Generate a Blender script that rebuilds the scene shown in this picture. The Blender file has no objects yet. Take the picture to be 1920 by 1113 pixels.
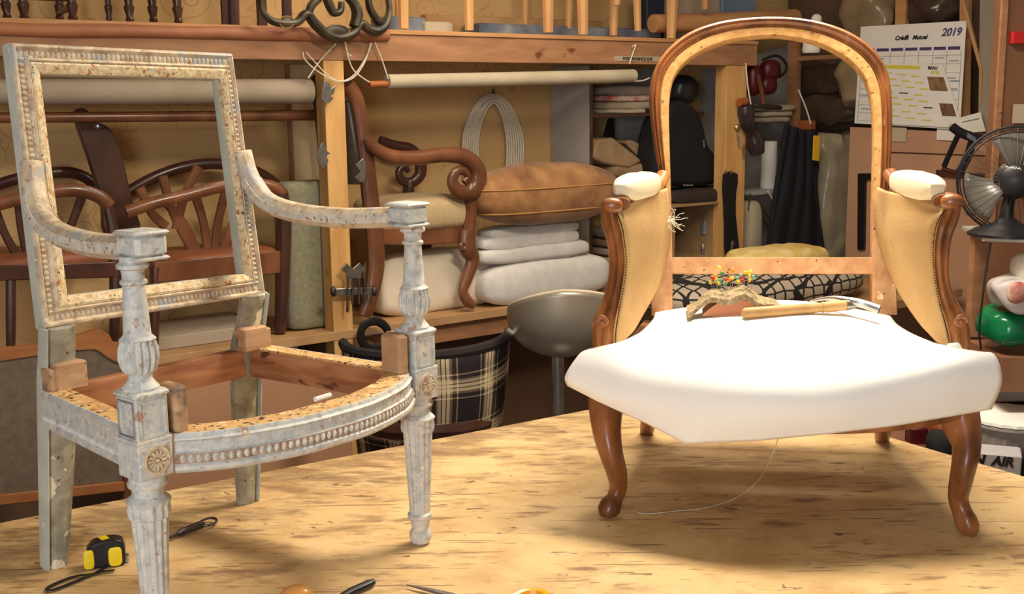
import bpy, bmesh, math, random
import numpy as np
from mathutils import Vector, Matrix, noise
random.seed(7)
S = bpy.context.scene
COL = S.collection
PI = math.pi
# ---------------------------------------------------------------- camera geometry
f, pitch, roll, H = 2123.5, math.radians(9.7654), math.radians(-.6819), .8313
cp, sp, cr, sr = math.cos(pitch), math.sin(pitch), math.cos(roll), math.sin(roll)
AF = np.array([0, cp, -sp]); AU = np.array([0, sp, cp]); AR = np.array([1., 0, 0]); CAM = np.array([0, 0, H])
def ray(px, py):
    dx, dy = px-960, py-556.5
    return AF*f+AR*(dx*cr+dy*sr)-AU*(-dx*sr+dy*cr)
def plane(px, py, p, n):
    d = ray(px, py); n = np.array(n, float); p = np.array(p, float)
    return CAM+d*((p-CAM)@n)/(d@n)
class Fr:
    def __init__(s, ox, oy, rot):
        a = math.radians(rot); s.o = np.array([ox, oy, 0.]); s.X = np.array([math.cos(a), math.sin(a), 0]); s.Y = np.array([-math.sin(a), math.cos(a), 0]); s.Z = np.array([0, 0, 1.])
    def w(s, x, y, z): return s.o+s.X*x+s.Y*y+s.Z*z
    def l(s, q): q = np.array(q)-s.o; return np.array([q@s.X, q@s.Y, q[2]])
    def Y_(s, px, py, y): return plane(px, py, s.w(0, y, 0), s.Y)
    def X_(s, px, py, x): return plane(px, py, s.w(x, 0, 0), s.X)
def onz(px, py, z): return plane(px, py, (0, 0, z), (0, 0, 1))
L = Fr(-.705, 2.134, 49.6)      # painted armchair
R = Fr(.532, 2.135, -8.6)       # wing-panelled chair
WF = Fr(-.49, 5.3, 36)          # back wall; v = distance out of the wall
SWX = 2.65                      # side wall in the same frame
def W(px, py, v): return WF.Y_(px, py, -v)
def wl(u, v, z): return WF.w(u, -v, z)
def SW(px, py, w): return WF.X_(px, py, SWX-w)
def A(x): return np.array(x, float)
def nrm(v): v = A(v); return v/(np.linalg.norm(v)+1e-12)
# ---------------------------------------------------------------- materials
def lin(c):
    return tuple(((x/255)/12.92 if x/255 <= .04045 else ((x/255+.055)/1.055)**2.4) for x in c)+(1,)
def mk(name, cols, scale=8, stretch=(1, 1, 1), detail=4, rough=.6, bump=.15, speck=None, metal=0, wear=None, coat=0, trans=0, spec=.4, alpha=1, dist=.3, sheen=0, bscale=None):
    m = bpy.data.materials.new(name); m.use_nodes = True
    nt = m.node_tree; N = nt.nodes; K = nt.links; b = N['Principled BSDF']
    tc = N.new('ShaderNodeTexCoord'); mp = N.new('ShaderNodeMapping'); mp.inputs['Scale'].default_value = stretch
    K.new(tc.outputs['Object'], mp.inputs[0])
    nz = N.new('ShaderNodeTexNoise'); nz.inputs['Scale'].default_value = scale; nz.inputs['Detail'].default_value = detail; nz.inputs['Distortion'].default_value = dist
    K.new(mp.outputs[0], nz.inputs[0])
    rp = N.new('ShaderNodeValToRGB'); K.new(nz.outputs[0], rp.inputs[0])
    if len(cols) == 1: cols = cols*2
    n = len(cols); e = rp.color_ramp.elements
    for i, c in enumerate(cols):
        pos = .32+.36*i/(n-1)
        if i == 0: e[0].position = pos; e[0].color = lin(c)
        elif i == n-1: e[-1].position = pos; e[-1].color = lin(c)
        else:
            q = e.new(pos); q.color = lin(c)
    out = rp.outputs[0]
    def over(out, col, sc, thr, st=(1, 1, 1), soft=.03, det=3, rot=0, op=1):
        mp2 = N.new('ShaderNodeMapping'); mp2.inputs['Scale'].default_value = st; mp2.inputs['Location'].default_value = (sc*.37, 1.3, thr); mp2.inputs['Rotation'].default_value = (0, 0, rot)
        K.new(tc.outputs['Object'], mp2.inputs[0])
        z = N.new('ShaderNodeTexNoise'); z.inputs['Scale'].default_value = sc; z.inputs['Detail'].default_value = det
        K.new(mp2.outputs[0], z.inputs[0])
        r = N.new('ShaderNodeMapRange'); r.inputs[1].default_value = thr; r.inputs[2].default_value = thr+soft; r.inputs[4].default_value = op
        K.new(z.outputs[0], r.inputs[0])
        mx = N.new('ShaderNodeMix'); mx.data_type = 'RGBA'; K.new(r.outputs[0], mx.inputs[0]); K.new(out, mx.inputs[6]); mx.inputs[7].default_value = lin(col)
        return mx.outputs[2]
    for wv in (wear or []): out = over(out, *wv)
    if speck:
        col, sc, thr = speck
        vo = N.new('ShaderNodeTexVoronoi'); vo.inputs['Scale'].default_value = sc; K.new(tc.outputs['Object'], vo.inputs[0])
        lt = N.new('ShaderNodeMath'); lt.operation = 'LESS_THAN'; lt.inputs[1].default_value = thr; K.new(vo.outputs[0], lt.inputs[0])
        mx = N.new('ShaderNodeMix'); mx.data_type = 'RGBA'; K.new(lt.outputs[0], mx.inputs[0]); K.new(out, mx.inputs[6]); mx.inputs[7].default_value = lin(col); out = mx.outputs[2]
    K.new(out, b.inputs['Base Color'])
    b.inputs['Roughness'].default_value = rough; b.inputs['Metallic'].default_value = metal
    b.inputs['Specular IOR Level'].default_value = spec; b.inputs['Coat Weight'].default_value = coat; b.inputs['Coat Roughness'].default_value = .15
    b.inputs['Transmission Weight'].default_value = trans; b.inputs['Alpha'].default_value = alpha; b.inputs['Sheen Weight'].default_value = sheen
    if bump:
        bp = N.new('ShaderNodeBump'); bp.inputs['Strength'].default_value = bump; bp.inputs['Distance'].default_value = .004
        src = nz.outputs[0]
        if bscale:
            z = N.new('ShaderNodeTexNoise'); z.inputs['Scale'].default_value = bscale; K.new(tc.outputs['Object'], z.inputs[0]); src = z.outputs[0]
        K.new(src, bp.inputs['Height']); K.new(bp.outputs[0], b.inputs['Normal'])
    return m
def plaid(name):
    m = bpy.data.materials.new(name); m.use_nodes = True
    nt = m.node_tree; N = nt.nodes; K = nt.links; b = N['Principled BSDF']; b.inputs['Roughness'].default_value = .9
    uv = N.new('ShaderNodeUVMap'); sx = N.new('ShaderNodeSeparateXYZ'); K.new(uv.outputs[0], sx.inputs[0])
    def bands(o):
        fr = N.new('ShaderNodeMath'); fr.operation = 'FRACT'; K.new(o, fr.inputs[0])
        r = N.new('ShaderNodeValToRGB'); r.color_ramp.interpolation = 'CONSTANT'; e = r.color_ramp.elements
        st = [(0, .02), (.36, .6), (.39, .05), (.46, .45), (.49, .75), (.55, .15), (.57, .9), (.63, .2), (.65, .9), (.71, .45), (.76, .05), (.84, .6), (.87, .02)]
        e[0].position = 0; e[0].color = (.02,)*3+(1,); e[1].position = st[1][0]; e[1].color = (st[1][1],)*3+(1,)
        for p, c in st[2:]:
            q = e.new(p); q.color = (c, c, c, 1)
        K.new(fr.outputs[0], r.inputs[0]); return r.outputs[0]
    ad = N.new('ShaderNodeMix'); ad.data_type = 'RGBA'; ad.inputs[0].default_value = .5
    K.new(bands(sx.outputs[0]), ad.inputs[6]); K.new(bands(sx.outputs[1]), ad.inputs[7])
    rp = N.new('ShaderNodeValToRGB'); rp.color_ramp.elements[0].color = lin((34, 26, 28)); rp.color_ramp.elements[0].position = .03
    rp.color_ramp.elements[1].color = lin((222, 202, 164)); rp.color_ramp.elements[1].position = .6
    q = rp.color_ramp.elements.new(.28); q.color = lin((116, 96, 78))
    K.new(ad.outputs[2], rp.inputs[0]); K.new(rp.outputs[0], b.inputs['Base Color'])
    return m
def emis(name, col, st):
    m = bpy.data.materials.new(name); m.use_nodes = True; b = m.node_tree.nodes['Principled BSDF']
    b.inputs['Emission Color'].default_value = lin(col); b.inputs['Emission Strength'].default_value = st; return m
# ---------------------------------------------------------------- mesh builder
class MB:
    def __init__(s): s.v = []; s.f = []; s.uv = None
    def add(s, vs, fs):
        n = len(s.v); s.v += [tuple(map(float, p)) for p in vs]; s.f += [tuple(i+n for i in q) for q in fs]
    def box(s, c, sx, sy, sz, X=(1, 0, 0), Y=(0, 1, 0), Z=(0, 0, 1), ch=0):
        c, X, Y, Z = A(c), A(X)*sx/2, A(Y)*sy/2, A(Z)*sz/2
        if not ch:
            vs = [c+i*X+j*Y+k*Z for k in (-1, 1) for j in (-1, 1) for i in (-1, 1)]
            s.add(vs, [(0, 2, 3, 1), (4, 5, 7, 6), (0, 1, 5, 4), (2, 6, 7, 3), (0, 4, 6, 2), (1, 3, 7, 5)]); return
        # chamfered box: octagonal section extruded on Z with bevelled ends
        ax, ay, az = ch/(sx/2), ch/(sy/2), ch/(sz/2)
        def ring(k, t):
            a, b = 1-t*ax, 1-t*ay
            return [c+x*X+y*Y+k*Z for x, y in [(a-ax, -b), (a, -b+ay), (a, b-ay), (a-ax, b), (-a+ax, b), (-a, b-ay), (-a, -b+ay), (-a+ax, -b)]]
        vs = ring(-1, 1)+ring(-1+az, 0)+ring(1-az, 0)+ring(1, 1)
        fs = [tuple(range(7, -1, -1)), tuple(range(24, 32))]
        for r in range(3):
            for i in range(8): j = (i+1) % 8; fs.append((r*8+i, r*8+j, r*8+8+j, r*8+8+i))
        s.add(vs, fs)
    def bbox(s, p, q, F, ch=0):   # box between local corners in a frame
        p, q = A(p), A(q); c = (p+q)/2; d = abs(q-p)
        s.box(F.w(*c), d[0], d[1], d[2], F.X, F.Y, F.Z, ch)
    def tube(s, pts, r, n=10, rb=None, up=None, cap=True, ridge=None, square=False):
        pts = [A(p) for p in pts]; m = len(pts)
        if not hasattr(r, '__len__'): r = [r]*m
        if rb is None: rb = r
        elif not hasattr(rb, '__len__'): rb = [rb]*m
        vs = []; u = None
        for i, p in enumerate(pts):
            t = nrm(pts[min(i+1, m-1)]-pts[max(i-1, 0)])
            if up is not None: u = A(up)-t*(A(up)@t)
            elif u is None: u = np.cross(t, (0, 0, 1)) if abs(t[2]) < .9 else np.cross(t, (1, 0, 0))
            else: u = u-t*(u@t)
            u = nrm(u); w = np.cross(t, u)
            for k in range(n):
                a = 2*PI*(k+(.5 if square else 0))/n; g = 1+(ridge[1]*math.cos(ridge[0]*a) if ridge else 0)
                ca, sa = math.cos(a), math.sin(a)
                if square:
                    q = max(abs(ca), abs(sa)); ca /= q; sa /= q
                vs.append(p+u*ca*r[i]*g+w*sa*rb[i]*g)
        fs = [(i*n+k, i*n+(k+1) % n, (i+1)*n+(k+1) % n, (i+1)*n+k) for i in range(m-1) for k in range(n)]
        if cap: fs += [tuple(range(n-1, -1, -1)), tuple((m-1)*n+k for k in range(n))]
        s.add(vs, fs)
    def rbar(s, pts, wa, wb, up): s.tube(pts, wa, 8, wb, up, square=True)
    def lathe(s, base, prof, n=24, axis=(0, 0, 1), flute=None, cap=True):
        ax = nrm(axis); u = nrm(np.cross(ax, (1, 0, .01)) if abs(ax[0]) < .9 else np.cross(ax, (0, 1, 0))); w = np.cross(ax, u)
        vs = []; m = len(prof)
        for z, r in prof:
            for k in range(n):
                a = 2*PI*k/n; g = 1
                if flute and flute[2] <= z <= flute[3]: g = 1-flute[1]*(.5-.5*math.cos(flute[0]*a))
                vs.append(A(base)+ax*z+(u*math.cos(a)+w*math.sin(a))*r*g)
        fs = [(i*n+k, i*n+(k+1) % n, (i+1)*n+(k+1) % n, (i+1)*n+k) for i in range(m-1) for k in range(n)]
        if cap: fs += [tuple(range(n-1, -1, -1)), tuple((m-1)*n+k for k in range(n))]
        s.add(vs, fs)
    def ball(s, c, rx, ry=None, rz=None, X=(1, 0, 0), Y=(0, 1, 0), Z=(0, 0, 1), n=16, m=10, e=1., e2=None):
        ry = rx if ry is None else ry; rz = rx if rz is None else rz; e2 = e if e2 is None else e2
        sg = lambda x, p: math.copysign(abs(x)**p, x)
        vs = [A(c)-A(Z)*rz]
        for i in range(1, m):
            t = -PI/2+PI*i/m
            for k in range(n):
                a = 2*PI*k/n
                vs.append(A(c)+A(X)*rx*sg(math.cos(t), e2)*sg(math.cos(a), e)+A(Y)*ry*sg(math.cos(t), e2)*sg(math.sin(a), e)+A(Z)*rz*sg(math.sin(t), e2))
        vs.append(A(c)+A(Z)*rz); T = len(vs)-1
        fs = [(0, 1+(k+1) % n, 1+k) for k in range(n)]+[(T, 1+(m-2)*n+k, 1+(m-2)*n+(k+1) % n) for k in range(n)]
        fs += [(1+i*n+k, 1+i*n+(k+1) % n, 1+(i+1)*n+(k+1) % n, 1+(i+1)*n+k) for i in range(m-2) for k in range(n)]
        s.add(vs, fs)
    def strip(s, outer, inner, normal, prof, closed=False):
        outer = [A(p) for p in outer]; inner = [A(p) for p in inner]; N = nrm(normal); m = len(prof); vs = []
        for o, i in zip(outer, inner):
            for t, h in prof: vs.append(o+(i-o)*t+N*h)
        k = len(outer); fs = []
        for a in range(k if closed else k-1):
            b = (a+1) % k
            for j in range(m):
                j2 = (j+1) % m; fs.append((a*m+j, b*m+j, b*m+j2, a*m+j2))
        if not closed: fs += [tuple(range(m-1, -1, -1)), tuple((k-1)*m+j for j in range(m))]
        s.add(vs, fs)
    def prism(s, pts, vec):
        n = len(pts); vec = A(vec)
        s.add([A(p) for p in pts]+[A(p)+vec for p in pts], [tuple(range(n)), tuple(range(2*n-1, n-1, -1))]+[(i, i+n, (i+1) % n+n, (i+1) % n) for i in range(n)])
    def grid(s, rows, thick=None, vec=None):
        h, w = len(rows), len(rows[0]); rows = [[A(p) for p in r] for r in rows]
        fs = [(i*w+j, i*w+j+1, (i+1)*w+j+1, (i+1)*w+j) for i in range(h-1) for j in range(w-1)]
        vs = [p for r in rows for p in r]
        if vec is not None:
            n = h*w; vs += [p+A(vec) for p in vs]; fs = fs+[tuple(reversed([q+n for q in x])) for x in fs]
            for j in range(w-1): fs += [(j+1, j, j+n, j+1+n), ((h-1)*w+j, (h-1)*w+j+1, (h-1)*w+j+1+n, (h-1)*w+j+n)]
            for i in range(h-1): fs += [(i*w, (i+1)*w, (i+1)*w+n, i*w+n), ((i+1)*w+w-1, i*w+w-1, i*w+w-1+n, (i+1)*w+w-1+n)]
        s.add(vs, fs); return h, w
    def bead(s, p, r, Nn, T, long=1.):
        Nn = nrm(Nn); T = nrm(T); B = np.cross(Nn, T); p = A(p)
        vs = [p+Nn*r*.8]+[p+T*r*math.cos(a)+B*r*long*math.sin(a) for a in [2*PI*k/6 for k in range(6)]]
        s.add(vs, [(0, 1+k, 1+(k+1) % 6) for k in range(6)])
    def build(s, name, mat, parent=None, sharp=35, noise_amp=0, nscale=6, solid=0, bevel=0, sub=0, uv=None, origin=None):
        me = bpy.data.meshes.new(name)
        base = A(parent['loc0']) if parent is not None else (A(origin) if origin is not None else None)
        V = np.array(s.v)
        if base is None:
            base = A([(V[:, 0].min()+V[:, 0].max())/2, (V[:, 1].min()+V[:, 1].max())/2, V[:, 2].min()])
        if noise_amp:
            for i in range(len(V)):
                V[i] += noise_amp*A(noise.noise_vector(Vector(V[i])*nscale))
        me.from_pydata([tuple(p) for p in (V-base)], [], s.f); me.validate()
        if uv is not None and not me.uv_layers:
            lay = me.uv_layers.new(name='UVMap')
            for lp in me.loops: lay.data[lp.index].uv = uv[lp.vertex_index]
        bm = bmesh.new(); bm.from_mesh(me); bmesh.ops.recalc_face_normals(bm, faces=bm.faces[:]); bm.to_mesh(me); bm.free()
        me.polygons.foreach_set('use_smooth', [True]*len(me.polygons)); me.set_sharp_from_angle(angle=math.radians(sharp))
        me.materials.append(mat)
        o = bpy.data.objects.new(name, me); COL.objects.link(o)
        if parent is not None:
            o.parent = parent
            if parent.type != 'EMPTY': pass
        else: o.location = base
        o['loc0'] = [float(x) for x in base]
        if solid:
            q = o.modifiers.new('thickness', 'SOLIDIFY'); q.thickness = solid; q.offset = 0
        if bevel:
            q = o.modifiers.new('bevel', 'BEVEL'); q.width = bevel; q.segments = 2; q.limit_method = 'ANGLE'; q.angle_limit = math.radians(40)
        if sub:
            q = o.modifiers.new('subdivision', 'SUBSURF'); q.levels = sub; q.render_levels = sub
        return o
def tag(o, label, cat, group=None, kind=None):
    if label: o['label'] = label
    if cat: o['category'] = cat
    if group: o['group'] = group
    if kind: o['kind'] = kind
    return o
def thing(name, label, cat, loc, group=None):
    o = bpy.data.objects.new(name, None); COL.objects.link(o); o.location = tuple(map(float, loc)); o.empty_display_size = .05
    o['loc0'] = [float(x) for x in loc]; return tag(o, label, cat, group)
def struct(o): o['kind'] = 'structure'; return o
def lab(o, l): o['label'] = l; return o
def copy_tree(o, delta, parent=None):
    c = o.copy(); COL.objects.link(c)
    if parent is None: c.location = Vector(o.location)+Vector(delta)
    else: c.parent = parent
    for ch in list(o.children): copy_tree(ch, delta, c)
    return c
def text(s, size, org, X, Y, mat, parent, name='lettering', ext=.0006, shear=0, bold=0):
    cu = bpy.data.curves.new('t', 'FONT'); cu.body = s; cu.size = size; cu.extrude = ext; cu.shear = shear; cu.offset = bold; cu.align_x = 'CENTER'; cu.align_y = 'CENTER'
    t = bpy.data.objects.new('t', cu); COL.objects.link(t); bpy.context.view_layer.update()
    dg = bpy.context.evaluated_depsgraph_get(); me = bpy.data.meshes.new_from_object(t.evaluated_get(dg)); bpy.data.objects.remove(t); bpy.data.curves.remove(cu)
    X, Y = nrm(X), nrm(Y); Z = np.cross(X, Y); base = A(parent['loc0'])
    for v in me.vertices:
        p = A(org)+X*v.co[0]+Y*v.co[1]+Z*v.co[2]-base; v.co = p
    me.materials.clear(); me.materials.append(mat)
    o = bpy.data.objects.new(name, me); COL.objects.link(o); o.parent = parent; o['loc0'] = parent['loc0']; return o
def smooth(pts, k=4, closed=False):   # catmull-rom
    P = [A(p) for p in pts]; n = len(P); out = []
    for i in range(n if closed else n-1):
        if closed: a, b, c, d = P[i-1], P[i], P[(i+1) % n], P[(i+2) % n]
        else: a, b, c, d = P[max(i-1, 0)], P[i], P[i+1], P[min(i+2, n-1)]
        for j in range(k):
            t = j/k; out.append(.5*(2*b+(c-a)*t+(2*a-5*b+4*c-d)*t*t+(3*b-a-3*c+d)*t**3))
    if not closed: out.append(P[-1])
    return out
lerp = lambda a, b, t: A(a)+(A(b)-A(a))*t
# ---------------------------------------------------------------- camera
cam = bpy.data.cameras.new('camera'); co = bpy.data.objects.new('camera', cam); COL.objects.link(co); S.camera = co
cam.lens = f*36/1920; cam.sensor_width = 36; cam.sensor_fit = 'HORIZONTAL'; cam.clip_start = .05
xr = AR*cr+AU*sr; yr = -AR*sr+AU*cr
co.matrix_world = Matrix([[xr[0], yr[0], -AF[0], 0], [xr[1], yr[1], -AF[1], 0], [xr[2], yr[2], -AF[2], H], [0, 0, 0, 1]])
# ---------------------------------------------------------------- palette
M = {}
M['bench'] = mk('bench_plywood', [(198, 160, 108), (214, 180, 126), (222, 190, 138)], 8, (1, 1, 1), 12, .5, .08,
    wear=[((160, 124, 90), 2.6, .54, (1, 1.3, 1), .3, 12, .57, .4), ((112, 86, 68), 5.5, .625, (.8, 1.5, 1), .08, 15, .57, .6), ((124, 90, 66), 12, .63, (.5, 1.9, 1), .05, 14, -.5, .65), ((96, 74, 62), 18, .665, (.5, 2.2, 1), .03, 12, 1.0, .75), ((136, 92, 62), 34, .655, (.4, 2.6, 1), .03, 10, -.9, .65), ((116, 84, 62), 22, .655, (.2, 4, 1), .02, 8, .3, .7), ((120, 86, 62), 20, .665, (.18, 4.4, 1), .02, 8, 2.1, .7), ((84, 70, 68), 26, .70, (1, 1.3, 1), .015, 6, .8, .8), ((234, 206, 158), 24, .60, (1, 1.2, 1), .1, 12, .3, .5), ((180, 112, 88), 8, .70, (.25, 3, 1), .015, 6, 2.2, .6)])
def edge_grime(m):   # grime worn into the board along its far edge
    nt = m.node_tree; N = nt.nodes; K = nt.links; b = N['Principled BSDF']; src = b.inputs['Base Color'].links[0].from_socket
    tc = N.new('ShaderNodeTexCoord'); dt = N.new('ShaderNodeVectorMath'); dt.operation = 'DOT_PRODUCT'; dt.inputs[1].default_value = (math.sin(math.radians(32.7)), -math.cos(math.radians(32.7)), 0); K.new(tc.outputs['Object'], dt.inputs[0])
    r = N.new('ShaderNodeMapRange'); r.inputs[1].default_value = -.75; r.inputs[2].default_value = -.15; r.inputs[3].default_value = .17; r.inputs[4].default_value = .0; K.new(dt.outputs['Value'], r.inputs[0])
    mp = N.new('ShaderNodeMapping'); mp.inputs['Rotation'].default_value = (0, 0, -.57); mp.inputs['Scale'].default_value = (.6, 1.6, 1); K.new(tc.outputs['Object'], mp.inputs[0])
    z = N.new('ShaderNodeTexNoise'); z.inputs['Scale'].default_value = 14; z.inputs['Detail'].default_value = 15; z.inputs['Roughness'].default_value = .65; K.new(mp.outputs[0], z.inputs[0])
    ad = N.new('ShaderNodeMath'); K.new(z.outputs[0], ad.inputs[0]); K.new(r.outputs[0], ad.inputs[1])
    g = N.new('ShaderNodeMapRange'); g.inputs[1].default_value = .56; g.inputs[2].default_value = .72; g.inputs[4].default_value = .6; K.new(ad.outputs[0], g.inputs[0])
    mx = N.new('ShaderNodeMix'); mx.data_type = 'RGBA'; K.new(g.outputs[0], mx.inputs[0]); K.new(src, mx.inputs[6]); mx.inputs[7].default_value = lin((112, 84, 62)); K.new(mx.outputs[2], b.inputs['Base Color'])
edge_grime(M['bench'])
M['paint'] = mk('worn_grey_paint', [(176, 176, 170), (198, 199, 195), (208, 206, 198)], 60, (1, 1, 1), 10, .55, .45,
    wear=[((222, 214, 194), 55, .57, (1, 1, 1), .08, 9, 0, .8), ((160, 132, 108), 95, .62, (1, 1, 1), .06, 8, 0, .75), ((176, 118, 80), 24, .665, (1, 1, 1), .03, 10, 0, .7), ((240, 234, 218), 130, .66, (1, 1, 1), .04, 5)])
M['bead_shade'] = mk('brown_bead_shade', [(142, 104, 80), (186, 160, 136)], 70, (1, 1, 1), 6, .7, .2)  # brown that paints in the shadows between the carved beads
M['paint_warm'] = mk('worn_cream_paint', [(172, 150, 126), (204, 184, 154), (220, 204, 172)], 48, (1, 1, 1), 10, .6, .45,
    wear=[((182, 178, 170), 20, .55, (1, 1, 1), .07, 8), ((176, 124, 88), 80, .635, (1, 1, 1), .05, 8), ((236, 226, 200), 70, .66, (1, 1, 1), .04, 6)])
M['paint_side'] = mk('pale_grey_green_paint', [(176, 178, 166), (200, 202, 190)], 12, (1, 1, 1), 6, .5, .15, wear=[((210, 206, 190), 40, .66, (1, 1, 1), .04, 8)])
M['paint_rear'] = mk('flaking_olive_paint', [(122, 114, 94), (148, 142, 122), (166, 162, 144)], 34, (1, 1, 1), 10, .7, .3,
    wear=[((222, 214, 184), 12, .63, (1, 1, 1), .015, 8), ((206, 198, 176), 70, .66, (1, 1, 1), .03, 6), ((92, 78, 64), 60, .67, (1, 1, 1), .03, 6)])
M['tacks'] = mk('tack_scarred_edge', [(192, 156, 110), (216, 194, 152), (226, 214, 182)], 90, (1, 1, 1), 9, .75, .7,
    wear=[((176, 108, 60), 85, .60, (1, 1, 1), .05, 7), ((190, 186, 170), 50, .63, (1, 1, 1), .05, 6), ((62, 46, 38), 170, .655, (1, 1, 1), .02, 4)])
M['armpits'] = mk('pitted_silvered_paint', [(196, 186, 168), (224, 216, 198)], 60, (1, 1, 1), 9, .6, .6,
    wear=[((176, 128, 92), 90, .62, (1, 1, 1), .04, 7), ((58, 44, 38), 150, .66, (1, 1, 1), .02, 3)])
M['rawtop'] = mk('tack_scarred_beech', [(196, 150, 96), (222, 182, 122)], 30, (1, 1, 1), 7, .75, .4,
    wear=[((232, 214, 176), 40, .60, (1, 1, 1), .05, 5), ((84, 58, 48), 110, .585, (1, 1, 1), .03, 5)])
M['rawwood'] = mk('old_reddish_beech', [(144, 92, 64), (176, 120, 84), (190, 140, 102)], 7, (1, 1, 6), 6, .65, .15, wear=[((96, 56, 40), 12, .66, (1, 1, 3), .05, 4)])
M['block'] = mk('old_glue_block_wood', [(166, 128, 94), (194, 156, 118)], 18, (1, 1, 3), 6, .75, .25, wear=[((120, 100, 84), 12, .57, (1, 1, 1), .05, 6), ((80, 60, 54), 55, .68, (1, 1, 1), .02, 4)])
M['walnut'] = mk('polished_walnut', [(88, 48, 24), (142, 86, 46), (176, 114, 66)], 16, (1, 1, .3), 8, .36, .1, coat=.22, spec=.5, wear=[((64, 38, 26), 9, .62, (1, 1, .5), .1, 6), ((196, 138, 88), 30, .66, (1, 1, .6), .08, 6)])
M['walnut_raw'] = mk('scraped_walnut_band', [(184, 134, 76), (208, 162, 98)], 60, (1, 1, 1), 5, .8, .3, wear=[((134, 88, 46), 75, .64, (1, 1, 1), .04, 3)])
M['beech_raw'] = mk('tack_pocked_beech_rail', [(172, 122, 82), (202, 156, 110)], 28, (1, 1, 1), 7, .75, .35, wear=[((92, 58, 44), 95, .69, (1, 1, 1), .02, 3), ((228, 200, 160), 60, .68, (1, 1, 1), .04, 4)])
M['jute'] = mk('jute_canvas', [(178, 142, 90), (200, 164, 110)], 5, (1, 1, 1), 5, .95, .5, bscale=260, wear=[((166, 130, 84), 9, .6, (1, 1, 1), .2, 4)])
M['calico'] = mk('cream_calico', [(251, 248, 241), (253, 251, 246)], 6, (1, 1, 1), 3, .95, .05, bscale=500)
M['padcloth'] = mk('cream_pad_cotton', [(232, 216, 178), (242, 230, 198)], 6, bump=.1, rough=.95)
M['black'] = mk('black_plastic', [(24, 22, 24), (32, 30, 32)], 20, rough=.4)
M['nail'] = mk('dark_tack', [(50, 36, 30)], rough=.4, metal=.6)
M['yellow'] = mk('yellow_rubber', [(236, 206, 30), (244, 216, 44)], 20, rough=.45)
M['steel'] = mk('steel', [(150, 148, 146), (190, 188, 184)], 30, rough=.3, metal=.9)
M['darksteel'] = mk('dark_steel', [(62, 56, 54), (100, 92, 88)], 30, rough=.4, metal=.7)
M['white'] = mk('white_paper', [(226, 222, 214), (234, 230, 222)], 10, rough=.8)
M['string'] = mk('off_white_string', [(206, 196, 174), (226, 216, 196)], 80, rough=.9)
M['thread'] = mk('pale_thread', [(214, 206, 184)], rough=.8)
# ================================================================ WORKBENCH
TA = math.radians(32.7); e1 = A([-math.cos(TA), -math.sin(TA), 0]); e2 = A([math.sin(TA), -math.cos(TA), 0]); TC = A([.591, 3.25, 0])
bench = thing('workbench', 'large workbench with scratched plywood top carrying both bare chairs', 'workbench', TC+e1*1.3+e2*.75+A([0, 0, -.82]))
m = MB(); m.box(TC+e1*1.3+e2*.75+A([0, 0, -.0175]), 2.6, 1.5, .035, e1, e2); m.build('bench_top', M['bench'], bench, bevel=.003)
M['pine'] = mk('pale_pine', [(200, 150, 88), (222, 176, 112)], 6, (4, 4, .5), 5, .6, .1, wear=[((160, 104, 58), 7, .68, (1, 1, .5), .04, 2)])
m = MB()
for c, a, b in [(TC+e1*1.3+e2*.06, 2.4, .03), (TC+e1*1.3+e2*1.44, 2.4, .03)]: m.box(c+A([0, 0, -.095]), a, b, .12, e1, e2)
for t in (.08, 2.52): m.box(TC+e1*t+e2*.75+A([0, 0, -.095]), .03, 1.35, .12, e1, e2)
m.build('apron', M['pine'], bench)
for a in (.12, 2.48):
    for b in (.12, 1.38):
        m = MB(); m.box(TC+e1*a+e2*b+A([0, 0, -.4275]), .08, .08, .785, e1, e2, ch=.004); m.build('leg', M['pine'], bench)
# ================================================================ PAINTED ARMCHAIR
pc = thing('painted_armchair_frame', 'stripped armchair frame with flaking grey paint and empty rectangular back', 'chair', L.w(0, -.22, 0))
P0 = L.w(0, -.069, .455); BU = nrm(L.w(0, -.01, .935)-P0); BN = nrm(np.cross(L.X, BU)); BN = BN if BN@(-L.Y) > 0 else -BN
def bk(px, py): return plane(px, py, P0, BN)
oc = [bk(20, 80), bk(435, 100), bk(497, 551), bk(84, 616)]
ic = [bk(77, 137), bk(415, 147), bk(460, 513), bk(128, 554)]
m = MB(); m.strip(oc, ic, BN, [(0, -.024), (0, -.002), (.05, .003), (.12, .004), (.17, -.001), (.22, -.003), (.46, -.003), (.5, .002), (.56, .004), (.6, .002), (.62, -.003), (.62, -.028)], True)
bf = m.build('back_frame', M['paint_warm'], pc, 25)
m = MB(); m.strip(oc, ic, BN, [(.62, -.026), (.62, .0015), (.7, .003), (.93, -.001), (1, -.004), (1, -.03)], True)
lab(m.build('tacking_edge', M['tacks'], bf, 25, noise_amp=.0012, nscale=90), 'tack-scarred inner edge with yellow and rust marks')
m = MB(); m.strip([lerp(o, i, -.015) for o, i in zip(oc, ic)], ic, BN, [(0, -.028), (0, -.006), (.03, -.006), (.03, -.034), (.97, -.034), (1.012, -.03), (1.012, -.006), (1.0, -.006), (1.0, -.028)], True)
lab(m.build('frame_edge', M['paint_side'], bf, 25), 'smooth pale grey-green outer side')
m = MB()
for k in range(4):
    a, b = lerp(oc[k], ic[k], .34), lerp(oc[(k+1) % 4], ic[(k+1) % 4], .34); n = int(np.linalg.norm(b-a)/.0095)
    for i in range(1, n): m.bead(lerp(a, b, i/n)-BN*.002, .0040, BN, b-a, 1.7)
m.build('carved_beading', M['paint_warm'], bf)
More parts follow.
